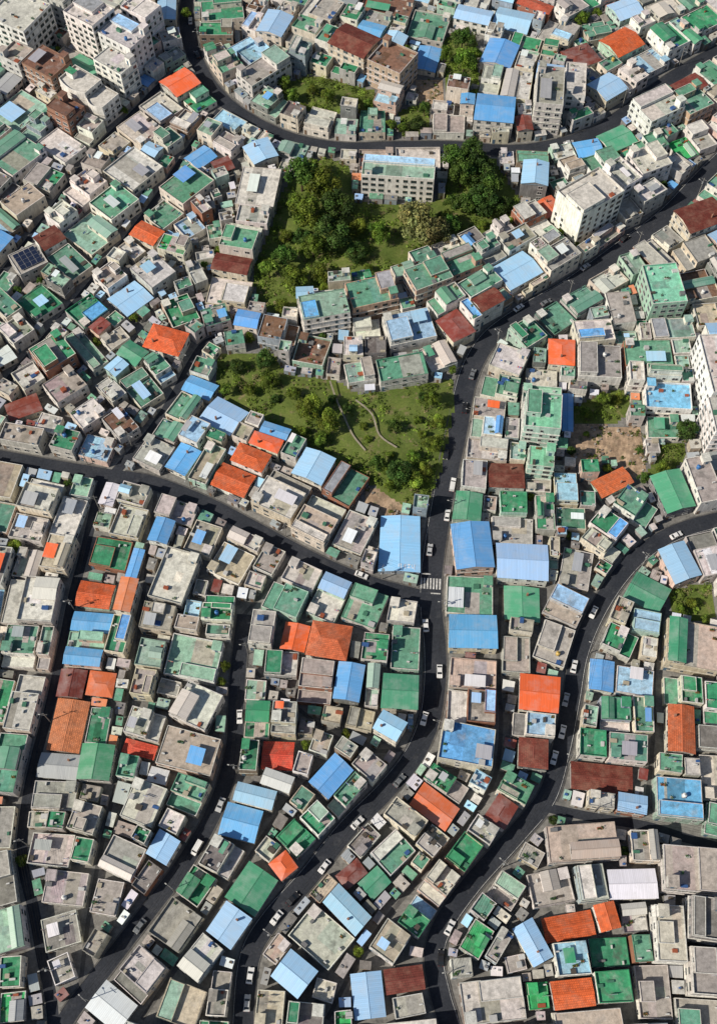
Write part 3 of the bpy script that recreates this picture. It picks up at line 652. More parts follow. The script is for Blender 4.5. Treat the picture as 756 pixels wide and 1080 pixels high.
for (u, v, r_) in TT:
    x, y = up(u, v, 5); d = proj(x, y, 5)[2]; R = r_*d/F*1.05; i = rt.randrange(7)
    if 430 < u < 462 and 235 < v < 258: i = 3
    elif u > 475 and 155 < v < 220: i = rt.choice((1, 5, 1))
    elif i == 3: i = 6
    s = R/4.0; cm, tm, Hc = TREES[i]
    disc(x, y, min(R*0.7, 1.8))
    lab = ("broad olive-green tree" if i == 3 else "dense dark green tree" if i in (1, 5) else "bright green leafy tree")+(" in the overgrown park hollow" if r_ > 8.5 else " growing between tightly packed houses")
    root = link("tree", None, None, Matrix.Translation((x, y, 0)) @ Matrix.Rotation(rt.uniform(0, 6.28), 4, 'Z') @ Matrix.Diagonal((s, s*rt.uniform(0.85, 1.1), s*rt.uniform(0.8, 1.15), 1)), label=lab, category="tree", group="trees among the houses")
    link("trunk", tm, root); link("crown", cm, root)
def undergrowth():
    m = MB(); r = random.Random(8)
    for pi, poly in enumerate(SHR):
        xs = [p[0] for p in poly]; ys = [p[1] for p in poly]; A = (max(xs)-min(xs))*(max(ys)-min(ys))
        for _ in range(int(A*(0.28 if pi == 0 else 0.36))):
            x, y = r.uniform(min(xs), max(xs)), r.uniform(min(ys), max(ys))
            if not inpoly(np.array([x]), np.array([y]), poly)[0]: continue
            n = math.sin(x*0.33)+math.cos(y*0.29+x*0.1)+0.6*math.sin(x*0.9+y*0.7)
            if n < (-0.6 if pi == 0 else -1.0): continue
            row = pi == 1 and math.sin(x*0.12+y*0.2) > 0.6
            R = r.uniform(0.4, 1.5)*(1.2 if n > 0.6 else 0.8)*(0.5 if row else 1); k = r.uniform(0.6, 1.45)*(0.85+0.25*math.sin(x*0.5-y*0.4)); br = r.random() < 0.07
            if row: y = round(y/1.8)*1.8+r.uniform(-.2, .2); k *= 1.2
            for _ in range(int(16*R)):
                d = Vector((r.gauss(0, 1), r.gauss(0, 1), abs(r.gauss(0.4, 0.7)))).normalized(); p = Vector((x, y, 0.8))+Vector((d.x*R, d.y*R, d.z*R*0.9))*r.uniform(0.6, 1.1)
                q = (d+Vector((0, 0, 0.7))).normalized().to_track_quat('Z', 'Y'); s = r.uniform(0.16, 0.4); a = r.uniform(0, 3.14)
                ex = q @ Vector((math.cos(a), math.sin(a), 0))*s; ey = q @ Vector((-math.sin(a), math.cos(a), 0))*s*0.75; kk = k*r.uniform(0.7, 1.3)
                c = (0.20*kk, 0.17*kk, 0.08*kk) if br else (0.14*kk, 0.20*kk, 0.028*kk)
                m.face([p+ex, p+ey, p-ex, p-ey], "foliage", c)
    link("undergrowth", m.mesh("undergrowth"), kind="stuff", label="low bushes and weeds covering the park slope", category="bushes")
undergrowth()
def rubble():
    m = MB(); r = random.Random(17)
    for poly in SOIL:
        xs = [p[0] for p in poly]; ys = [p[1] for p in poly]; A = (max(xs)-min(xs))*(max(ys)-min(ys))
        for _ in range(int(A*0.35)):
            x, y = r.uniform(min(xs), max(xs)), r.uniform(min(ys), max(ys))
            if not inpoly(np.array([x]), np.array([y]), poly)[0] or math.sin(x*0.5)+math.sin(y*0.6+1) < -0.2: continue
            if r.random() < 0.35:
                for _ in range(9):
                    px, py, pz = x+r.uniform(-.6, .6), y+r.uniform(-.6, .6), 0.4+r.uniform(0, .7); s = r.uniform(.15, .35); a = r.uniform(0, 6)
                    m.face([(px+s*math.cos(a), py+s*math.sin(a), pz+.1), (px-s*math.sin(a), py+s*math.cos(a), pz), (px-s*math.cos(a), py-s*math.sin(a), pz-.1), (px+s*math.sin(a), py-s*math.cos(a), pz)], "foliage", (0.11, 0.15, 0.03))
            else:
                s = r.uniform(0.12, 0.6); a = r.uniform(0, 3); k = r.uniform(.15, .5); c, sn = math.cos(a)*s, math.sin(a)*s
                m.prism([(x+c, y+sn), (x-sn*.8, y+c*.8), (x-c*.9, y-sn), (x+sn, y-c*.7)], 0, 0.3+r.uniform(.2, .7), "wall_plaster", (k, k*.9, k*.78))
    link("rubble", m.mesh("rubble"), kind="stuff", label="scattered broken concrete and weeds on bare soil", category="rubble")
rubble()
for P in ([(348, 405), (355, 425), (364, 445), (372, 462), (385, 478)], [(375, 425), (392, 440), (400, 462), (418, 475)]):
    ribbon("path", frames(catmull([up(*p) for p in P])), -0.3, 0.3, 1.95, "footpath", kind="structure")
# ---------------------------------------------------------------- house placement
def gidx(x, y):
    return np.clip(((x-GX0)/GS+0.5).astype(int), 0, NX-1), np.clip(((y-GY0)/GS+0.5).astype(int), 0, NY-1)
def loc_pts(cx, cy, a, x0, x1, y0, y1):
    nx = max(2, int((x1-x0)/0.35)+1); ny = max(2, int((y1-y0)/0.35)+1)
    X, Y = np.meshgrid(np.linspace(x0, x1, nx), np.linspace(y0, y1, ny)); c, s = math.cos(a), math.sin(a)
    return gidx(cx+X*c-Y*s, cy+X*s+Y*c)
def pxrect(x, y, w, h, ang, z):
    c0 = Vector(up(x, y, z)); a = math.radians(ang)
    e = Vector(up(x+math.cos(a)*w/2, y-math.sin(a)*w/2, z))-c0; f_ = Vector(up(x-math.sin(a)*h/2, y-math.cos(a)*h/2, z))-c0
    wa = math.atan2(e.y, e.x); return c0.x, c0.y, 2*e.length, 2*f_.length, wa
PL = []
def grow(P, lim, gap=0.12, step=0.2):
    act = [0, 1, 2, 3]; me = P['id']; L = P['L']
    while act:
        for k in list(act):
            nv = L[k]+step
            if nv > lim[k]+1e-6: act.remove(k); continue
            g = nv+gap
            if k == 0: a = (-g, -g+0.01, -L[2], L[3])
            elif k == 1: a = (g-0.01, g, -L[2], L[3])
            elif k == 2: a = (-L[0], L[1], -g, -g+0.01)
            else: a = (-L[0], L[1], g-0.01, g)
            I, J = loc_pts(P['x'], P['y'], P['a'], *a); v = occ[I, J]
            if ((v != 0) & (v != me)).any(): act.remove(k)
            else: L[k] = nv
def stamp(P, gap=0.04):
    L = P['L']; I, J = loc_pts(P['x'], P['y'], P['a'], -L[0]-gap, L[1]+gap, -L[2]-gap, L[3]+gap)
    v = occ[I, J]; m = v == 0; occ[I[m], J[m]] = P['id']
def try_place(c, stor, code, big, wall=None, ex=0):
    cx, cy, w_, h_, a = c
    for s in (0.75, 0.6, 0.45, 0.32):
        for rr in (0, 0.7, 1.4, 2.2, 3.0):
            for t in range(1 if rr == 0 else 8):
                x, y = cx+rr*math.cos(t*0.785), cy+rr*math.sin(t*0.785)
                hw, hh = w_*s/2, h_*s/2
                I, J = loc_pts(x, y, a, -hw, hw, -hh, hh)
                if (occ[I, J] != 0).any(): continue
                c_, s_ = math.cos(a), math.sin(a); dx, dy = (cx-x)*c_+(cy-y)*s_, -(cx-x)*s_+(cy-y)*c_
                P = dict(id=len(PL)+1, x=x, y=y, a=a, L=[hw, hw, hh, hh], st=stor, code=code, big=big, wall=wall, hand=True)
                grow(P, [w_/2-dx, w_/2+dx, h_/2-dy, h_/2+dy]); stamp(P); PL.append(P); return P
    return None
BIG = """424 180 86 26 -4 4 t;20 12 44 36 -22 6 w;62 -8 30 20 -25 5 k;94 12 36 26 -28 7 w;130 34 42 26 -28 6 w;150 8 30 22 -28 5 w;50 66 36 26 -28 4 v;70 116 26 22 -28 3 v;22 56 30 24 -25 4 k;124 62 34 26 -30 5 w
374 42 42 26 -24 4 r;414 62 38 28 -24 4 v;352 70 50 24 -22 3 w;284 76 50 34 32 3 k;580 92 30 40 -5 5 k;606 84 24 34 -5 4 w;690 108 46 32 25 4 w;610 212 84 38 30 6 w;656 182 22 30 30 4 w
342 322 50 28 10 4 t;392 308 50 28 12 3 g;452 288 42 26 20 4 g;486 274 34 26 22 3 g;756 384 26 60 3 6 w;762 436 24 36 3 6 w;732 222 50 36 20 3 r;572 436 40 40 -6 5 m;574 478 34 28 -6 4 m;704 418 50 28 -3 2 q;672 398 20 26 -3 3 w;700 392 36 14 -3 3 G;686 168 34 30 20 4 w
700 300 38 42 5 4 m;728 106 34 26 25 3 g;730 916 62 48 -5 3 k;745 968 34 44 -8 4 s;708 984 34 60 -3 3 w;744 1024 40 50 -4 3 k"""
HAND = """426 574 50 64 -2 y;496 573 44 52 4 B;549 595 58 42 -3 l;45 520 34 34 -12 w;70 545 36 28 -12 w;62 580 30 26 -10 n;28 632 50 38 -4 w;22 678 28 32 -3 g;50 680 18 30 -4 t;8 645 20 40 0 L;28 590 34 30 -8 k
118 584 40 30 -10 G;160 558 26 28 -14 B;150 590 22 40 -10 B;186 605 24 54 -16 w;186 545 30 34 -16 w;212 580 28 42 -18 k;97 628 40 26 -8 o;138 628 22 34 -8 O;96 652 44 18 -5 B
130 665 28 48 -8 G;90 693 40 16 -5 B;205 695 48 46 -10 t;107 721 26 24 -5 o;140 722 32 30 -8 k;172 715 24 40 -12 k;206 748 36 36 -25 w;73 765 34 52 -6 O;103 765 24 36 -5 G;150 765 44 26 -15 w;143 784 40 16 -15 R
196 790 60 46 -14 n;104 803 38 36 -4 d;200 832 40 40 -22 g;62 838 40 26 -3 k;92 860 40 40 -15 k;60 892 40 34 -5 w;130 905 40 34 -25 k;168 895 34 34 -30 l;204 932 36 34 -35 G;157 848 30 28 -20 w
258 872 46 42 -14 B;230 640 30 30 -2 G;230 668 28 20 -4 g;268 842 40 24 -14 l;300 632 38 30 -22 g;348 628 26 48 -22 w;386 636 30 42 -20 g;313 668 25 36 -10 o;346 674 44 38 -10 o;278 660 30 40 -6 k;300 698 40 28 -4 w;330 720 36 36 -6 k
368 718 26 40 -8 B;396 680 26 34 -6 G;425 684 24 30 -4 g;421 729 38 36 -4 d;395 720 18 40 -4 t;412 776 36 30 -30 l;430 762 18 34 -4 L;272 760 28 36 -2 G;292 797 32 28 -3 R;264 797 18 30 -3 G;300 750 30 28 -3 k
350 818 28 40 -42 B;384 800 36 30 -40 k;366 845 30 40 -42 g;336 862 30 26 46 G;314 882 34 30 46 G;311 914 38 38 40 o;398 842 22 26 42 g;352 858 24 24 45 t;415 900 40 30 44 g;404 922 34 22 44 d;380 930 34 34 40 r;367 958 46 28 -45 l;340 986 40 40 -42 w;310 1026 38 34 -40 l
388 1050 34 46 6 l;352 1064 36 32 4 c;427 1032 44 26 8 r;444 968 36 38 -38 G;410 990 36 40 -38 n;458 851 44 30 -36 o;470 826 44 22 -34 G;492 905 36 40 -38 G;530 864 32 38 -34 r;506 862 24 26 -35 k;545 845 30 20 -30 g
492 784 58 40 -10 b;570 730 42 38 -6 o;566 764 34 24 -6 L;564 793 34 34 -6 r;490 746 48 30 -6 k;498 716 44 24 -5 n;544 700 30 40 -4 k;498 665 52 34 -2 B;547 636 42 34 -4 d;494 630 44 44 -3 g
541 502 50 26 -2 r;545 528 34 24 -2 G;572 536 26 42 -2 G;506 500 24 20 -5 k;640 502 38 32 26 o;601 516 24 36 -2 L;602 550 30 30 -2 g;575 580 30 30 -4 k;606 600 36 40 -12 k;600 640 34 30 -25 n;580 680 30 40 -20 k
706 513 36 50 14 d;742 512 26 50 10 k;668 530 38 26 -32 g;640 552 38 24 -35 G;685 625 50 32 -28 d;654 675 34 24 -24 G;714 592 30 44 18 l;745 580 24 50 12 w;632 710 28 34 -8 B;674 718 46 30 -10 L;722 728 38 28 -6 G;748 740 18 40 -6 G
650 752 32 32 -4 G;684 754 28 38 -4 g;622 782 32 34 -6 G;660 785 30 30 -6 g;718 768 26 48 -6 o;634 816 64 34 -6 r;705 836 68 52 -5 b;750 820 16 40 -4 w;725 680 60 34 -10 n;708 868 50 16 -8 l
612 890 70 36 4 n;666 932 50 28 2 W;600 978 52 26 10 o;637 966 26 28 12 o;604 1048 44 28 6 o;562 994 24 44 30 l;598 1010 34 30 6 L;640 1000 42 40 2 G;642 1040 44 34 4 G;504 990 26 34 -34 c;534 985 34 44 -35 k;570 1050 28 26 4 c
520 1058 64 34 6 w;690 1045 30 40 0 k;580 935 46 36 10 k;624 935 38 36 6 w;540 940 36 38 -35 k;690 895 26 28 -2 k;12 1025 20 30 5 G;14 1062 26 30 5 c;245 978 40 38 -36 l;290 1000 26 30 -40 n;208 1000 40 36 -40 w;118 1062 40 34 -40 W
735 1070 50 34 -4 k
100 945 40 40 -10 k;70 935 26 26 -5 k;85 1000 34 34 -30 k;240 1045 28 46 -5 k;200 1055 40 36 -20 n;150 1030 30 36 -42 w;285 1060 30 34 -5 n
175 358 38 26 -15 o;247 506 36 26 -22 o;263 484 34 24 -22 o;188 425 28 34 -25 g;224 384 34 24 -18 g;210 404 30 22 -22 B;236 440 36 30 -28 l;194 485 24 28 -25 B;218 490 22 30 -22 n;330 490 34 30 -22 l;371 510 34 34 -28 g;292 453 30 14 -18 B
300 520 36 34 -25 w;335 545 34 34 -25 n;375 560 30 32 -22 k;320 470 28 20 -22 g;208 452 20 30 -25 L;160 475 30 26 -25 k;131 446 32 36 34 v;86 436 36 40 34 w;106 470 36 22 -14 L;66 462 34 24 -14 G;25 430 34 18 20 r;56 372 38 30 30 G;152 412 32 36 32 g;168 382 30 28 32 g
40 405 36 28 30 w;14 380 36 32 30 W;120 400 36 42 35 w;100 365 36 34 32 t;20 465 30 22 -10 k;268 562 30 26 -25 w;245 590 40 30 -24 n;282 590 30 30 -24 k
190 86 30 22 30 o;212 105 28 18 30 G;155 245 26 18 -25 o;183 258 30 16 -15 c;46 255 34 18 30 r;245 278 38 16 -10 r;268 154 36 26 20 l;210 165 26 20 35 B;190 196 42 36 38 g;250 246 32 30 -10 g;66 282 36 34 35 g;140 316 34 30 35 l;190 328 30 32 20 G
140 180 38 32 38 w;118 208 36 30 38 g;85 195 36 30 38 w;30 212 42 24 35 n;16 160 42 32 38 g;20 120 40 30 38 t;60 160 36 32 38 w;10 228 26 30 35 L;95 245 36 32 38 t;128 262 32 28 38 w;165 290 36 30 35 w;210 240 32 28 30 L;215 225 24 20 30 w;238 175 28 24 20 r;230 205 28 26 20 w
45 320 38 32 35 G;20 350 36 30 35 w;90 330 36 30 35 G;15 315 30 30 35 g;65 238 34 28 38 w;170 225 36 30 38 g;200 280 32 32 20 w;240 310 34 20 -8 w;238 300 24 14 -8 L;260 340 24 20 -10 B;292 352 40 22 -10 v;325 368 44 22 -12 v;275 196 34 36 -5 w;265 228 26 20 -6 w
110 150 34 28 38 k;150 140 34 28 35 w;170 112 34 26 33 w;185 145 26 24 35 g;100 290 34 30 36 k;130 360 34 30 34 k;70 400 34 28 33 k;195 300 30 26 20 g
375 396 34 26 10 t;348 380 30 20 -5 k;430 346 40 26 12 L;425 386 48 22 10 g;462 378 34 26 20 w;480 345 30 30 28 r;515 318 28 18 28 r;490 330 26 22 28 b;545 286 38 30 30 l;512 262 28 20 28 g;590 270 30 22 30 k;570 300 20 12 30 n;540 256 40 18 28 k;375 368 20 20 0 w
235 12 44 22 5 G;228 30 36 16 0 G;290 24 28 24 -15 l;320 30 28 26 -20 g;338 12 28 22 -20 k;265 50 26 26 30 L;310 52 26 24 -15 t;410 8 50 14 -10 v;452 28 40 22 -10 g;498 20 38 24 -12 l;540 22 40 22 -12 l;525 58 34 28 -14 B;452 62 26 24 -10 B;410 98 28 22 -15 L;522 114 40 28 -6 B;562 184 30 26 -6 l;558 164 34 18 -3 g;528 138 24 14 0 w
655 46 30 24 28 o;612 60 30 22 20 r;560 8 36 16 -20 R;590 30 34 22 -20 k;588 52 24 20 -10 G;680 62 28 22 28 L;640 92 26 24 30 l;702 42 30 26 26 G;730 84 40 24 28 r;740 20 30 22 25 G;660 8 28 18 20 l;700 12 30 20 20 w;620 30 24 20 10 g;640 70 24 20 28 g;545 90 26 30 -8 w;560 60 28 26 -12 w
592 372 26 26 -4 o;630 382 44 30 -4 k;560 350 34 26 32 G;585 330 30 24 32 g;610 316 30 26 30 g;640 290 34 24 30 w;655 325 26 30 5 k;625 350 34 24 5 w;540 380 30 28 -20 w;530 405 30 24 -12 g;520 430 30 24 -8 k;516 455 28 26 -6 L;512 480 30 20 -6 w;604 440 12 46 -4 B;672 340 24 30 0 k
560 395 34 20 -5 w;682 372 36 20 0 g;630 330 24 16 10 t;660 285 20 20 20 t;735 300 30 30 10 v;735 265 30 20 20 k;590 560 20 24 0 L;690 150 24 16 20 g;715 160 28 20 20 c;740 150 24 24 20 k;655 220 26 20 25 k;680 200 26 18 30 w;640 240 30 18 35 k;620 150 26 18 10 B;635 175 24 18 20 g
545 460 34 26 -6 w;560 505 28 14 -4 k;630 575 30 22 -35 w;640 520 30 14 -30 g;540 560 30 24 -3 k;520 680 16 40 0 s;455 905 34 34 -40 k;470 940 34 34 -40 w;425 870 30 30 -38 k;445 895 24 22 -38 g;560 900 40 30 -30 k;500 950 30 30 -38 g;470 890 28 24 -38 n"""
SOLAR = try_place(pxrect(20, 272, 48, 36, 25, 2*SH), 2, 'k', 's', ((200, 196, 190), "grey"))
CURVE = try_place(pxrect(96, 92, 60, 26, -30, 4*SH), 4, 'w', 'c', ((226, 222, 212), "white"))
BW = {'v': ((176, 158, 142), "tan"), 'w': ((230, 228, 222), "white"), 'n': ((216, 207, 190), "cream"), 't': ((228, 224, 215), "white"), 'm': ((176, 206, 188), "mint-green"), 'g': ((204, 172, 150), "tan"), 'G': ((225, 222, 215), "white"), 'k': ((198, 195, 190), "grey"), 'q': ((230, 228, 224), "white"), 'r': ((210, 198, 181), "cream"), 's': ((170, 167, 163), "grey")}
for ln in BIG.replace("\n", ";").split(";"):
    p = ln.split(); x, y, w_, h_, an = map(float, p[:5]); st = int(p[5])
    try_place(pxrect(x, y, w_, h_, an, st*SH), st, p[6], True, ((146, 112, 94), "brown brick") if (p[6] == 'v' and x < 90) else BW[p[6]])
rh = random.Random(21)
for ln in HAND.replace("\n", ";").split(";"):
    p = ln.split(); x, y, w_, h_, an = map(float, p[:5]); code = p[5]
    st = rh.choices((1, 2, 3), (4, 5, 0.1) if ROOF[code][0] == 'gable' else (4, 6, 0.3))[0]
    if y < 350: st = rh.choices((1, 2, 3), (2, 6, 1.5))[0]
    if x < 250 and y < 460: st = rh.choices((1, 2, 3), (4, 5, 0.1))[0]
    if code == 'y': st = 1
    try_place(pxrect(x, y, w_, h_, an, st*SH), st, code, False)
for P in PL:
    if P['big'] is False: e = 1.3 if P['code'] in 'kwntgsvL' else 0.5; grow(P, [l+e for l in P['L']]); stamp(P)
S = []
for k, (w_, fr) in RD.items():
    for q, d, n in fr[::3]: S.append((q.x, q.y, math.atan2(d.y, d.x), 1.0))
for (x, y, an, wt) in ((20, 40, -25, 15), (220, 240, 10, 10), (520, 20, -12, 15), (420, 20, -15, 15), (640, 40, 25, 10), (600, 400, -5, 15), (700, 340, 3, 15), (560, 430, -5, 15), (660, 220, 28, 10), (720, 980, -3, 20), (640, 990, 6, 20), (330, 700, -6, 10), (160, 640, -9, 15), (110, 770, -6, 15), (240, 230, 10, 10), (330, 30, -18, 10), (720, 640, -8, 10), (720, 740, -5, 15)):
    c = pxrect(x, y, 20, 20, an, 5); S.append((c[0], c[1], c[4], wt))
for P in PL: S.append((P['x'], P['y'], P['a'], 0.6))
S = np.array(S)
def field(x, y):
    d2 = (S[:, 0]-x)**2+(S[:, 1]-y)**2; wgt = S[:, 3]/(d2+9)**1.5
    z = (wgt*np.exp(4j*S[:, 2])).sum(); return float(np.angle(z))/4
RP = np.array([(q.x, q.y, w_/2) for k, (w_, fr) in RD.items() for q, d, n in fr[::2]]+[(q.x, q.y, 0.9) for fr in PT for q, d, n in fr[::2]])
seeds = []
for gx in np.arange(-230, 230, 1.3):
    for gy in np.arange(-20, 530, 1.3):
        x, y = gx+rh.uniform(-.6, .6), gy+rh.uniform(-.6, .6); u, v, d = proj(x, y, 4)
        if -50 < u < 806 and -45 < v < 1120:
            if occ[int((x-GX0)/GS), int((y-GY0)/GS)]: continue
            dd = float((np.hypot(RP[:, 0]-x, RP[:, 1]-y)-RP[:, 2]).min()); seeds.append((int(dd/7)+rh.random()*0.95, x, y, v, dd, u))
seeds.sort()
def fill(minw, tmin, tmax, cap, codes_hi, codes_lo, shed=False):
    n = 0
    for (_, x, y, v, dd, uu) in seeds:
        if occ[int((x-GX0)/GS), int((y-GY0)/GS)]: continue
        a = field(x, y)+rh.gauss(0, 0.018); m = minw/2
        I, J = loc_pts(x, y, a, -m, m, -m, m)
        if (occ[I, J] != 0).any(): continue
        tw, tH = rh.uniform(tmin, tmax), rh.uniform(tmin, tmax)
        if rh.random() < 0.35 and not shed: tw *= 1.35
        P = dict(id=len(PL)+1, x=x, y=y, a=a, L=[m]*4, big=None if shed else False, wall=None, hand=False)
        o = rh.uniform(0.25, 0.75); o2 = rh.uniform(0.25, 0.75)
        grow(P, [max(m, tw*o), max(m, tw*(1-o)), max(m, tH*o2), max(m, tH*(1-o2))], rh.choice((0.06, 0.1, 0.2)))
        ww, hh = P['L'][0]+P['L'][1], P['L'][2]+P['L'][3]
        if max(ww, hh)/min(ww, hh) > 2.6: continue
        stamp(P)
        cd = codes_hi if v < 480 else codes_lo
        P['code'] = rh.choices([q[0] for q in cd], [q[1] for q in cd])[0]
        P['st'] = 1 if shed else rh.choices((1, 2, 3), (3, 5, 0.3) if (v < 480 and uu < 250) else (2, 5, 1.6) if v < 480 else (4, 5, 0.5))[0]
        PL.append(P); n += 1
        if n >= cap: break
    return n
HI = [('k', 4), ('w', 6.5), ('g', 5.5), ('t', 3.5), ('n', 1.2), ('G', 2.6), ('l', 1.6), ('B', .8), ('r', .8), ('v', .4), ('s', .9), ('o', .25), ('d', 1), ('x', .8), ('L', 1.3)]
LO = [('k', 6), ('w', 6), ('n', 2.2), ('s', 1.4), ('g', 3), ('t', 2.6), ('G', 1.9), ('d', .7), ('l', 1.1), ('B', .4), ('x', .8), ('r', .3), ('L', 1.3), ('W', .6)]
n1 = fill(6.6, 10, 15.5, 900, HI, LO)
for P in PL:
    if P['big'] is False and not (P['hand'] and P['code'] not in 'kwntgsvL'): grow(P, [l+1.2 for l in P['L']], 0.06); stamp(P, 0.04)
n2 = fill(4.0, 5, 9, 600, HI, LO)
for P in PL:
    if P['big'] is False and not P['hand']: grow(P, [l+0.8 for l in P['L']], 0.06); stamp(P, 0.04)
SHC = [('x', 3), ('k', 4), ('B', .4), ('l', 1.2), ('g', 2.2), ('W', 1.5), ('w', 2.5), ('s', 2), ('O', .3), ('r', .3), ('t', 1)]
n3 = fill(1.8, 2.2, 6.0, 900, SHC, SHC, True)
for P in PL:
    if P['big'] is not False: continue
    L = P['L']; c, s = math.cos(P['a']), math.sin(P['a'])
    while P['st'] > 1:
        z = P['st']*SH+0.6; hit = 0
        for lx in (-L[0], 0, L[1]):
            for ly in (-L[2], L[3]):
                X, Y = P['x']+lx*c-ly*s, P['y']+lx*s+ly*c
                for f in (0.6, 1.0):
                    u, v, d = proj(X, Y, z*f); gx, gy = up(u, v); i, j = int((gx-GX0)/GS), int((gy-GY0)/GS)
                    if 0 <= i < NX and 0 <= j < NY and road_core[i, j]: hit += 1
        if hit == 0: break
        P['st'] -= 1
# ---------------------------------------------------------------- emit houses
info = []
for i, P in enumerate(PL):
    L = P['L']; ox, oy = (L[1]-L[0])/2, (L[3]-L[2])/2; c, s = math.cos(P['a']), math.sin(P['a'])
    P['cx'] = P['x']+ox*c-oy*s; P['cy'] = P['y']+ox*s+oy*c; P['w'] = L[0]+L[1]; P['h'] = L[2]+L[3]
    u, v, d = proj(P['cx'], P['cy'], P['st']*SH); inn = -8 < u < 764 and -8 < v < 1088
    info.append((P['w']*P['h']/d/d if inn else 0, i))
hs = sorted([x for x in info if PL[x[1]]['big'] is False], reverse=True)[:299]; ss = sorted([x for x in info if PL[x[1]]['big'] is None and x[0] > 0], reverse=True)[:150]
indiv = set(i for a, i in hs if a > 0) | set(i for a, i in ss) | set(i for i, p in enumerate(PL) if p['big'])
SHED = MB()
def make_shed(w, h, code, r):
    th = Thing(); rc = jit(ROOF[code][1], 0.2, r); wc = jit(lin(r.choice(((180, 178, 174), (150, 149, 147), (142, 154, 160), (190, 182, 166), (122, 120, 117)))), 0.1, r); Hh = r.uniform(1.9, 3.4)
    k = 0.06*min(w, h); q = [(-w/2+r.uniform(0, k), -h/2+r.uniform(0, k)), (w/2-r.uniform(0, k), -h/2), (w/2, h/2-r.uniform(0, k)), (-w/2+r.uniform(0, k), h/2)]; m = MB(); m.prism(q, 0, Hh, "wall_plaster", wc); th.part("wall", m)
    m = MB(); o = inset(q, -0.12); up_ = r.uniform(0.1, 0.6); P = [(*o[0], Hh+0.05), (*o[1], Hh+0.05), (*o[2], Hh+up_), (*o[3], Hh+up_)]; D = [(a, b, c-0.08) for a, b, c in P]
    m.face(P, "metal_sheet" if code in 'xBlWOr' else "paint", rc); m.face(D[::-1], "trim", rc)
    for i in range(4): m.face([D[i], D[(i+1) % 4], P[(i+1) % 4], P[i]], "trim", tuple(x*0.7 for x in rc))
    for _ in range(r.randint(0, 2)):
        x, y = bil(q, r.uniform(.2, .8), r.uniform(.2, .8)); s = r.uniform(.15, .45); c = r.choice(((.45, .45, .43), (.12, .1, .08), (.05, .12, .3), (.2, .2, .2))); m.box(x-s, x+s, y-s*.7, y+s*.7, Hh, Hh+up_+r.uniform(.15, .4), "plastic", c)
    th.part("roof", m)
    th.part("door", "doorA", 0, Matrix.Translation((0, -h/2+0.02, 0.02)) @ Matrix.Diagonal((0.8, 1, 1.75, 1)))
    th.label = "small lean-to shed with %s sheet roof in alley" % ROOF[code][2]; return th
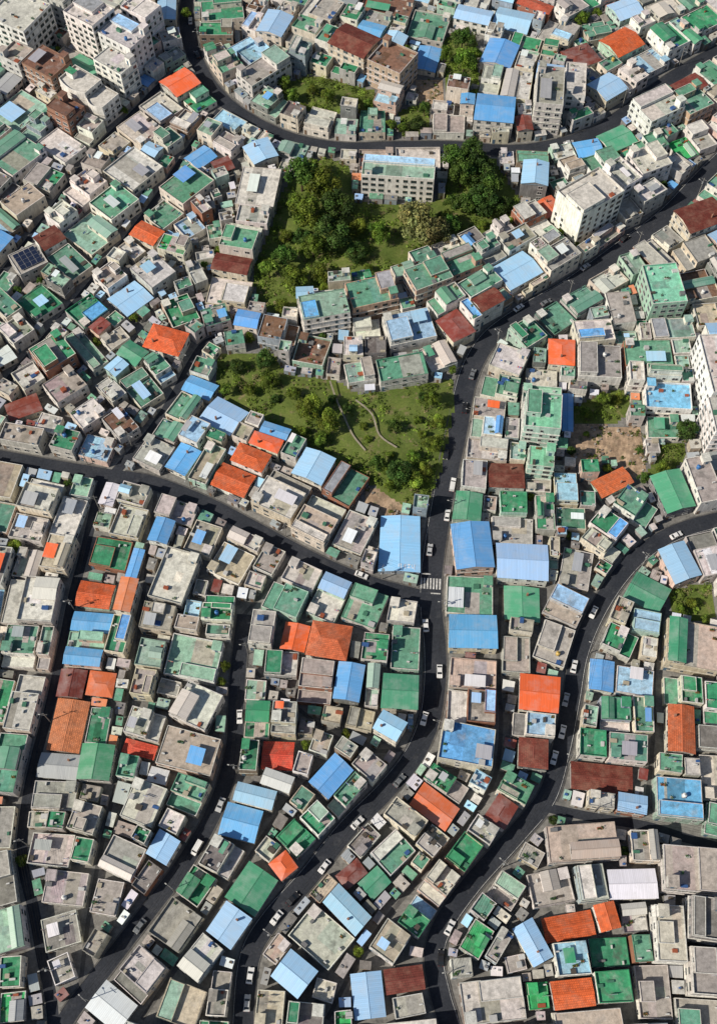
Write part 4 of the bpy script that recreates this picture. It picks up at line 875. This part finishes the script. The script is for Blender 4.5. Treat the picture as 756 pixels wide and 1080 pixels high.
for i, P in enumerate(PL):
    r = random.Random(1000+i); a = P['a']; w_, h_ = P['w']-0.04, P['h']-0.04
    while math.cos(a) < 0: a += math.pi
    a = (a+math.pi) % (2*math.pi)-math.pi
    M = Matrix.Translation((P['cx'], P['cy'], 0)) @ Matrix.Rotation(a, 4, 'Z')
    if P['big'] is None:
        th = make_shed(w_, h_, P['code'], r)
        emit(th, M, "shed", None if i in indiv else SHED, label=th.label, category="shed", group="sheds squeezed between houses"); continue
    if P['big'] == 'c':
        th = Thing(); wc = lin((230, 227, 220)); R = h_*1.15
        # gently bowed plan: a quarter-round front between straight rear walls, in two steps
        def bow(x0, x1, y0, y1, b): return [(x0, y0)]+[(x0+(x1-x0)*k/8, y0-b*math.sin(math.pi*k/8)) for k in range(1, 8)]+[(x1, y0), (x1, y1), (x0, y1)]
        for (x0, x1, hz, ns) in ((-w_/2, w_*0.12, 4*SH, 4), (w_*0.12+0.02, w_/2, 3*SH+0.4, 3)):
            q = bow(x0, x1, -h_/2+1.6, h_/2, 1.6); m = MB(); m.prism(q, 0, hz, "wall_plaster", wc)
            for s in range(1, ns): m.prism(inset(q, -0.2), s*SH-0.1, s*SH+0.15, "wall_plaster", lin((200, 196, 188)), bottom=True)
            wi = th.part("wall", m); add_windows(th, q, 0, ns, SH, True, 0.95, r, wi, "winA", 48); m = MB(); m.prism(inset(q, 0.25), hz, hz+0.06, "paint", ROOF['w'][1]); ri = th.part("roof", m)
            m = MB(); parapet(m, q, hz, 0.9, 0.22, wc, wc, ROOF['k'][1]); th.part("parapet", m, ri)
        m = MB(); hz = 4*SH; m.box(-w_/2+1, -w_/2+4.5, -0.5, 2, hz+0.06, hz+2.6, "wall_plaster", wc); m.box(-w_/2+0.8, -w_/2+4.7, -0.7, 2.2, hz+2.6, hz+2.8, "paint", ROOF['G'][1]); th.part("stairwell", m)
        emit(th, M, "apartment_building", None, label="white stepped apartment block with gently curved front wall", category="apartment building"); continue
    if P['big'] == 's':
        th = Thing(); q = [(-w_/2, -h_/2), (w_/2, -h_/2), (w_/2, h_/2), (-w_/2, h_/2)]; m = MB(); m.prism(q, 0, 5.6, "wall_plaster", (0.5, 0.48, 0.45)); wi = th.part("wall", m)
        add_windows(th, q, 0, 2, SH, False, 0.8, r, wi, "winA"); m = MB(); m.prism(inset(q, 0.2), 5.6, 5.66, "paint", ROOF['k'][1]); ri = th.part("roof", m)
        m = MB(); parapet(m, q, 5.6, 0.4, 0.2, (0.5, 0.48, 0.45), (0.55, 0.53, 0.5), (0.4, 0.4, 0.4)); th.part("parapet", m, ri)
        emit(th, M, "house", None, label="two-storey grey house carrying a solar panel array", category="house")
        m = MB(); m.box(-0.95, 0.95, -0.85, 0.85, 0, 0.05, "solar_glass", (0.015, 0.022, 0.05))
        for x in (-0.99, 0.96): m.box(x, x+0.03, -0.9, 0.9, -0.03, 0.07, "trim", (0.35, 0.35, 0.35))
        m.box(-0.99, 0.99, -0.93, -0.9, -0.03, 0.07, "trim", (0.35, 0.35, 0.35)); m.box(-0.99, 0.99, 0.9, 0.93, -0.03, 0.07, "trim", (0.35, 0.35, 0.35))
        for x in (-0.85, 0.8): m.box(x, x+0.06, -0.8, -0.74, -0.45, -0.03, "trim", (0.3, 0.3, 0.3)); m.box(x, x+0.06, 0.74, 0.8, -0.75, -0.03, "trim", (0.3, 0.3, 0.3))
        SP = m.mesh("solar_panel"); nx, ny = int((w_-1.0)/2.05), int((h_-1.0)/1.95)
        for ii in range(nx):
            for jj in range(ny):
                link("solar_panel", SP, None, M @ Matrix.Translation(((ii-(nx-1)/2)*2.05, (jj-(ny-1)/2)*1.95, 6.3)) @ Matrix.Rotation(math.radians(10), 4, 'X'), label="dark blue solar panel tilted on a grey rooftop", category="solar panel", group="solar panel array")
        continue
    th = make_house(w_, h_, P['st'], P['code'], r, bool(P['big']), P['wall'], i in indiv)
    if P['big']:
        emit(th, M, "apartment_building", None, label=th.label.replace(" house ", " apartment block ").replace("tall", "tall multi-storey"), category="apartment building")
    elif i in indiv: emit(th, M, "house", None, label=th.label, category="house", group="tightly packed hillside houses")
    else: emit(th, M, "house", STUFF_H)
    if hasattr(th, "tank"):
        k = r.choices(("yellow", "blue", "silver", "white"), (1, 3, 3, 3))[0]; MM = M @ Matrix.Translation(th.tank)
        if i in indiv:
            key = "tank_"+k
            if key not in SHARED: SHARED[key] = UNIT[key].mesh("water_tank")
            link("water_tank", SHARED[key], None, MM, label="round %s plastic water tank on a flat rooftop" % k, category="water tank", group="rooftop water tanks")
        else: STUFF_T.add(UNIT["tank_"+k], MM)
link("houses", STUFF_H.mesh("houses"), kind="stuff", label="dense mass of small flat-roofed hillside houses", category="houses")
if SHED.v: link("sheds", SHED.mesh("sheds"), kind="stuff", label="small sheet-roofed sheds between the houses", category="sheds")
if STUFF_T.v: link("water_tanks", STUFF_T.mesh("water_tanks"), kind="stuff", label="small round water tanks on far rooftops", category="water tanks")
# ---------------------------------------------------------------- cars
def car_parts(kind):
    W = 0.9
    if kind == "car": low = [(2.12, .28), (2.26, .55), (2.1, .78), (1.15, .93), (-1.75, .98), (-2.18, .92), (-2.26, .6), (-2.14, .28)]; topo = [(1.15, .93), (0.4, 1.43), (-1.0, 1.46), (-1.75, .98)]
    elif kind == "van": low = [(2.3, .3), (2.42, .6), (2.35, .95), (1.75, 1.1), (-2.3, 1.1), (-2.4, .7), (-2.35, .3)]; topo = [(1.75, 1.1), (1.25, 1.85), (-2.15, 1.9), (-2.3, 1.1)]
    else: low = [(2.5, .35), (2.6, .7), (2.55, 1.05), (1.0, 1.05), (1.0, .35)]; topo = [(2.55, 1.05), (2.2, 1.9), (1.15, 1.92), (1.0, 1.05)]
    W2 = W-0.17 if kind == "car" else W-0.08
    def shell(col):
        m = MB()
        def strip(pl, wf, closed):
            n = len(pl)
            for i in range(n if closed else n-1):
                a, b = pl[i], pl[(i+1) % n]; wa, wb = wf(a), wf(b)
                m.face([(a[0], wa, a[1]), (b[0], wb, b[1]), (b[0], -wb, b[1]), (a[0], -wa, a[1])], "car_paint", col)
            for s in (1, -1): m.face([(p[0], s*wf(p), p[1]) for p in (pl if s < 0 else pl[::-1])], "car_paint", col)
        strip(low, lambda p: W*(0.93 if p[1] < 0.4 or abs(p[0]) > 2.2 else 1), True)
        zt = max(p[1] for p in topo)
        strip(topo, lambda p: W2 if p[1] > zt-0.1 else W-0.03, False)
        if kind == "truck":
            m.box(-2.6, 0.9, -0.9, 0.9, 0.62, 0.75, "car_paint", (0.15, 0.2, 0.3))
            for y in (-0.9, 0.84): m.box(-2.6, 0.9, y, y+0.06, 0.75, 1.1, "car_paint", col)
            m.box(-2.6, -2.54, -0.84, 0.84, 0.75, 1.1, "car_paint", col); m.box(0.84, 0.9, -0.84, 0.84, 0.75, 1.5, "car_paint", col)
            m.box(-2.4, 1.0, -0.4, 0.4, 0.4, 0.62, "rubber", (0.03, 0.03, 0.03)); m.box(-2.4, 0.7, -0.8, 0.8, 0.76, 1.9, "car_paint", (0.66, 0.66, 0.65))
        return m
    def gl(a, b, wa, wb, off):
        m = MB(); d = Vector((b[0]-a[0], b[1]-a[1])); n = Vector((d.y, -d.x)).normalized()*off
        A = (a[0]+d.x*.1+n.x, a[1]+d.y*.1+n.y); B = (a[0]+d.x*.9+n.x, a[1]+d.y*.9+n.y)
        m.face([(A[0], wa*.9, A[1]), (A[0], -wa*.9, A[1]), (B[0], -wb*.9, B[1]), (B[0], wb*.9, B[1])], "window_glass", (0.015, 0.018, 0.02)); return m
    t = topo; g = {"windscreen": gl(t[0], t[1], W-.03, W2, 0.015), "rear_window": gl(t[2], t[3], W2, W-.03, 0.015)}
    for k, (p, q) in {"windscreen": (t[0], t[1]), "rear_window": (t[2], t[3])}.items():
        mx = (t[1][0]+t[2][0])/2; mm = g[k]; cx = sum(v[0] for v in mm.v)/4; px = (p[0]+q[0])/2
        if (cx-px)*(px-mx) < 0: g[k] = gl(p, q, (W-.03 if k[0] == 'w' else W2), (W2 if k[0] == 'w' else W-.03), -0.015)
    for s in (1, -1):
        m = MB(); wl, wh = W-.03+.012, W2+.012
        def pt(x, z, zf): return (x, s*(wl+(wh-wl)*zf), z)
        z0, z1 = t[0][1], t[1][1]; a = z0+(z1-z0)*.12; b = z0+(z1-z0)*.88
        q = [pt(t[0][0]-.2, a, .12), pt(t[1][0]-.02, b, .88), pt(t[2][0]+.05, b, .88), pt(t[3][0]+.25, a, .12)]
        m.face(q if s > 0 else q[::-1], "window_glass", (0.015, 0.018, 0.02)); g["side_window%d" % s] = m
    m = MB(); m.tube((0, -.11, 0), (0, .11, 0), .32, .32, "rubber", (0.02, 0.02, 0.02), 14); m.tube((0, -.125, 0), (0, .125, 0), .18, .18, "trim", (0.4, 0.4, 0.4), 10)
    hl = MB(); hl.box(-.05, .05, -.18, .18, -.08, .08, "trim", (0.75, 0.75, 0.7)); tl = MB(); tl.box(-.05, .05, -.16, .16, -.08, .08, "trim", (0.4, 0.02, 0.02))
    return shell, g, m, hl, tl
CARC = {"white": (0.72, 0.72, 0.71), "silver": (0.42, 0.43, 0.44), "grey": (0.15, 0.16, 0.17), "black": (0.02, 0.02, 0.022)}
CM = {}
for kind in ("car", "van", "truck"):
    sh_, g, wh, hl, tl = car_parts(kind)
    CM[kind] = ({k: sh_(c).mesh("body") for k, c in CARC.items()}, {k: v.mesh(k.rstrip("-1")) for k, v in g.items()}, wh.mesh("wheel"), hl.mesh("headlight"), tl.mesh("tail_light"))
cars = []
def put_car(x, y, ang, kind, colr):
    for c in cars:
        if math.hypot(c[0]-x, c[1]-y) < 5.2: return
    cars.append((x, y)); B, G, Wm, Hl, Tl = CM[kind]
    nm = {"car": "parked_car", "van": "delivery_van", "truck": "box_truck"}[kind]
    root = link(nm, None, None, Matrix.Translation((x, y, 0.06)) @ Matrix.Rotation(ang, 4, 'Z') @ Matrix.Scale(0.92, 4), label="%s %s standing along the asphalt street" % (colr, {"car": "compact car", "van": "delivery van", "truck": "small box truck"}[kind]), category=kind, group="vehicles along the winding streets")
    link("body", B[colr], root)
    for k, me in G.items(): link(k.rstrip("-1"), me, root)
    fx, rx = {"car": (1.4, -1.4), "van": (1.5, -1.5), "truck": (1.7, -1.6)}[kind]
    for X in (fx, rx):
        for Y in (.8, -.8): link("wheel", Wm, root, Matrix.Translation((X, Y, .32)))
    ex = {"car": 2.2, "van": 2.38, "truck": 2.57}[kind]
    for Y in (.62, -.62):
        link("headlight", Hl, root, Matrix.Translation((ex, Y, .68))); link("tail_light", Tl, root, Matrix.Translation((-ex if kind != "truck" else -2.6, Y, .7)))
CL = """main 480 510 truck white;main 473 543 car white;main 449 661 car white;main 461 707 car white;main 447 757 car white;main 454 582 car silver;main 378 868 car white;main 345 914 car white;main 293 968 car white;main 265 1030 car white;main 261 1056 car silver;west 381 603 car white;inner 209 892 van white;inner 148 976 car grey;
inner 258 757 car white;east 711 564 car white;east 627 647 car white;east 607 702 car white;east 594 738 car silver;east 595 770 car white;east 584 800 car white;east 475 980 car white;east 478 1010 car black;main 545 325 car white;main 617 280 car silver;link 234 353 car white;top 201 22 car silver;top 208 58 car black;
main 496 395 car grey;main 488 430 car black;main 655 250 car black;top 600 150 car silver;main 470 480 car black;main 420 826 car grey;inner 232 850 car silver;main 575 318 car grey;main 310 948 car black"""
rc_ = random.Random(4)
for s in CL.replace("\n", "").split(";"):
    k, u, v, kind, colr = s.split(); p = Vector(up(float(u), float(v), 0.8)); w_, fr = RD[k]
    f = min(fr, key=lambda q: (q[0]-p).length); off = (p-f[0]).dot(f[2])
    lim = w_/2*f[2].length-1.0; sg = 1 if off >= 0 else -1
    off = sg*max(min(abs(off), lim), lim*0.55 if w_ > 4 else 0)
    q = f[0]+f[2].normalized()*off; ang = math.atan2(f[1].y, f[1].x)+(math.pi if rc_.random() < .5 else 0)
    put_car(q.x, q.y, ang+rc_.gauss(0, .02), kind, colr)
# ---------------------------------------------------------------- utility poles and cables
pm = MB(); pm.tube((0, 0, 0), (0, 0, 9.5), 0.15, 0.1, "trim", (0.25, 0.24, 0.22), 8); pm = pm.mesh("pole")
am = MB(); am.box(-1.0, 1.0, -.05, .05, 8.6, 8.7, "trim", (0.2, 0.2, 0.2))
for x in (-.95, -.4, .4, .95): am.tube((x, 0, 8.7), (x, 0, 8.92), .05, .04, "trim", (0.4, 0.38, 0.35), 6)
am = am.mesh("crossarm"); bm_ = MB(); bm_.tube((.42, 0, 6.9), (.42, 0, 7.8), .26, .26, "trim", (0.3, 0.31, 0.31), 10); bm_ = bm_.mesh("transformer")
lm = MB(); lm.tube((0, 0, 7.2), (0, -1.5, 7.7), .05, .04, "trim", (0.25, 0.25, 0.25), 6); lm.box(-.14, .14, -1.95, -1.4, 7.64, 7.76, "trim", (0.4, 0.4, 0.38)); lm = lm.mesh("lamp")
for k in ("main", "west", "westlane", "inner", "east", "eastlane", "top", "link"):
    w_, fr = RD[k]; i = 8; last = None
    while i < len(fr)-4:
        f = fr[i]; u, v, d = proj(f[0].x, f[0].y)
        if -5 < u < 761 and -5 < v < 1085 and not near_other(f[0], k, 2):
            q = f[0]+f[2]*(w_/2+0.2)
            root = link("utility_pole", None, None, Matrix.Translation((q.x, q.y, 0)) @ Matrix.Rotation(math.atan2(f[1].y, f[1].x), 4, 'Z'), label="concrete utility pole with crossarm beside the street", category="utility pole", group="utility poles along the streets")
            link("pole", pm, root); link("crossarm", am, root, Matrix.Rotation(math.pi/2, 4, 'Z')); link("lamp", lm, root)
            if i % 3 == 0: link("transformer", bm_, root)
            if last is not None and (last-q).length < 60:
                mb = MB(); dd = (q-last).normalized(); nn = Vector((-dd.y, dd.x))
                for o in (-.95, -.4, .4, .95):
                    pp = None
                    for s in range(9):
                        t = s/8; c = last.lerp(q, t)+nn*o; z = 8.9-1.0*4*t*(1-t)*0.8; cur = (c.x, c.y, z)
                        if pp: mb.tube(pp, cur, 0.025, 0.025, "rubber", (0.02, 0.02, 0.02), 4, False)
                        pp = cur
                link("power_cable", mb.mesh("power_cable"), None, label="thin black power cables sagging between street poles", category="power cable", group="power cables above the streets")
            last = q
        else: last = None
        i += 22
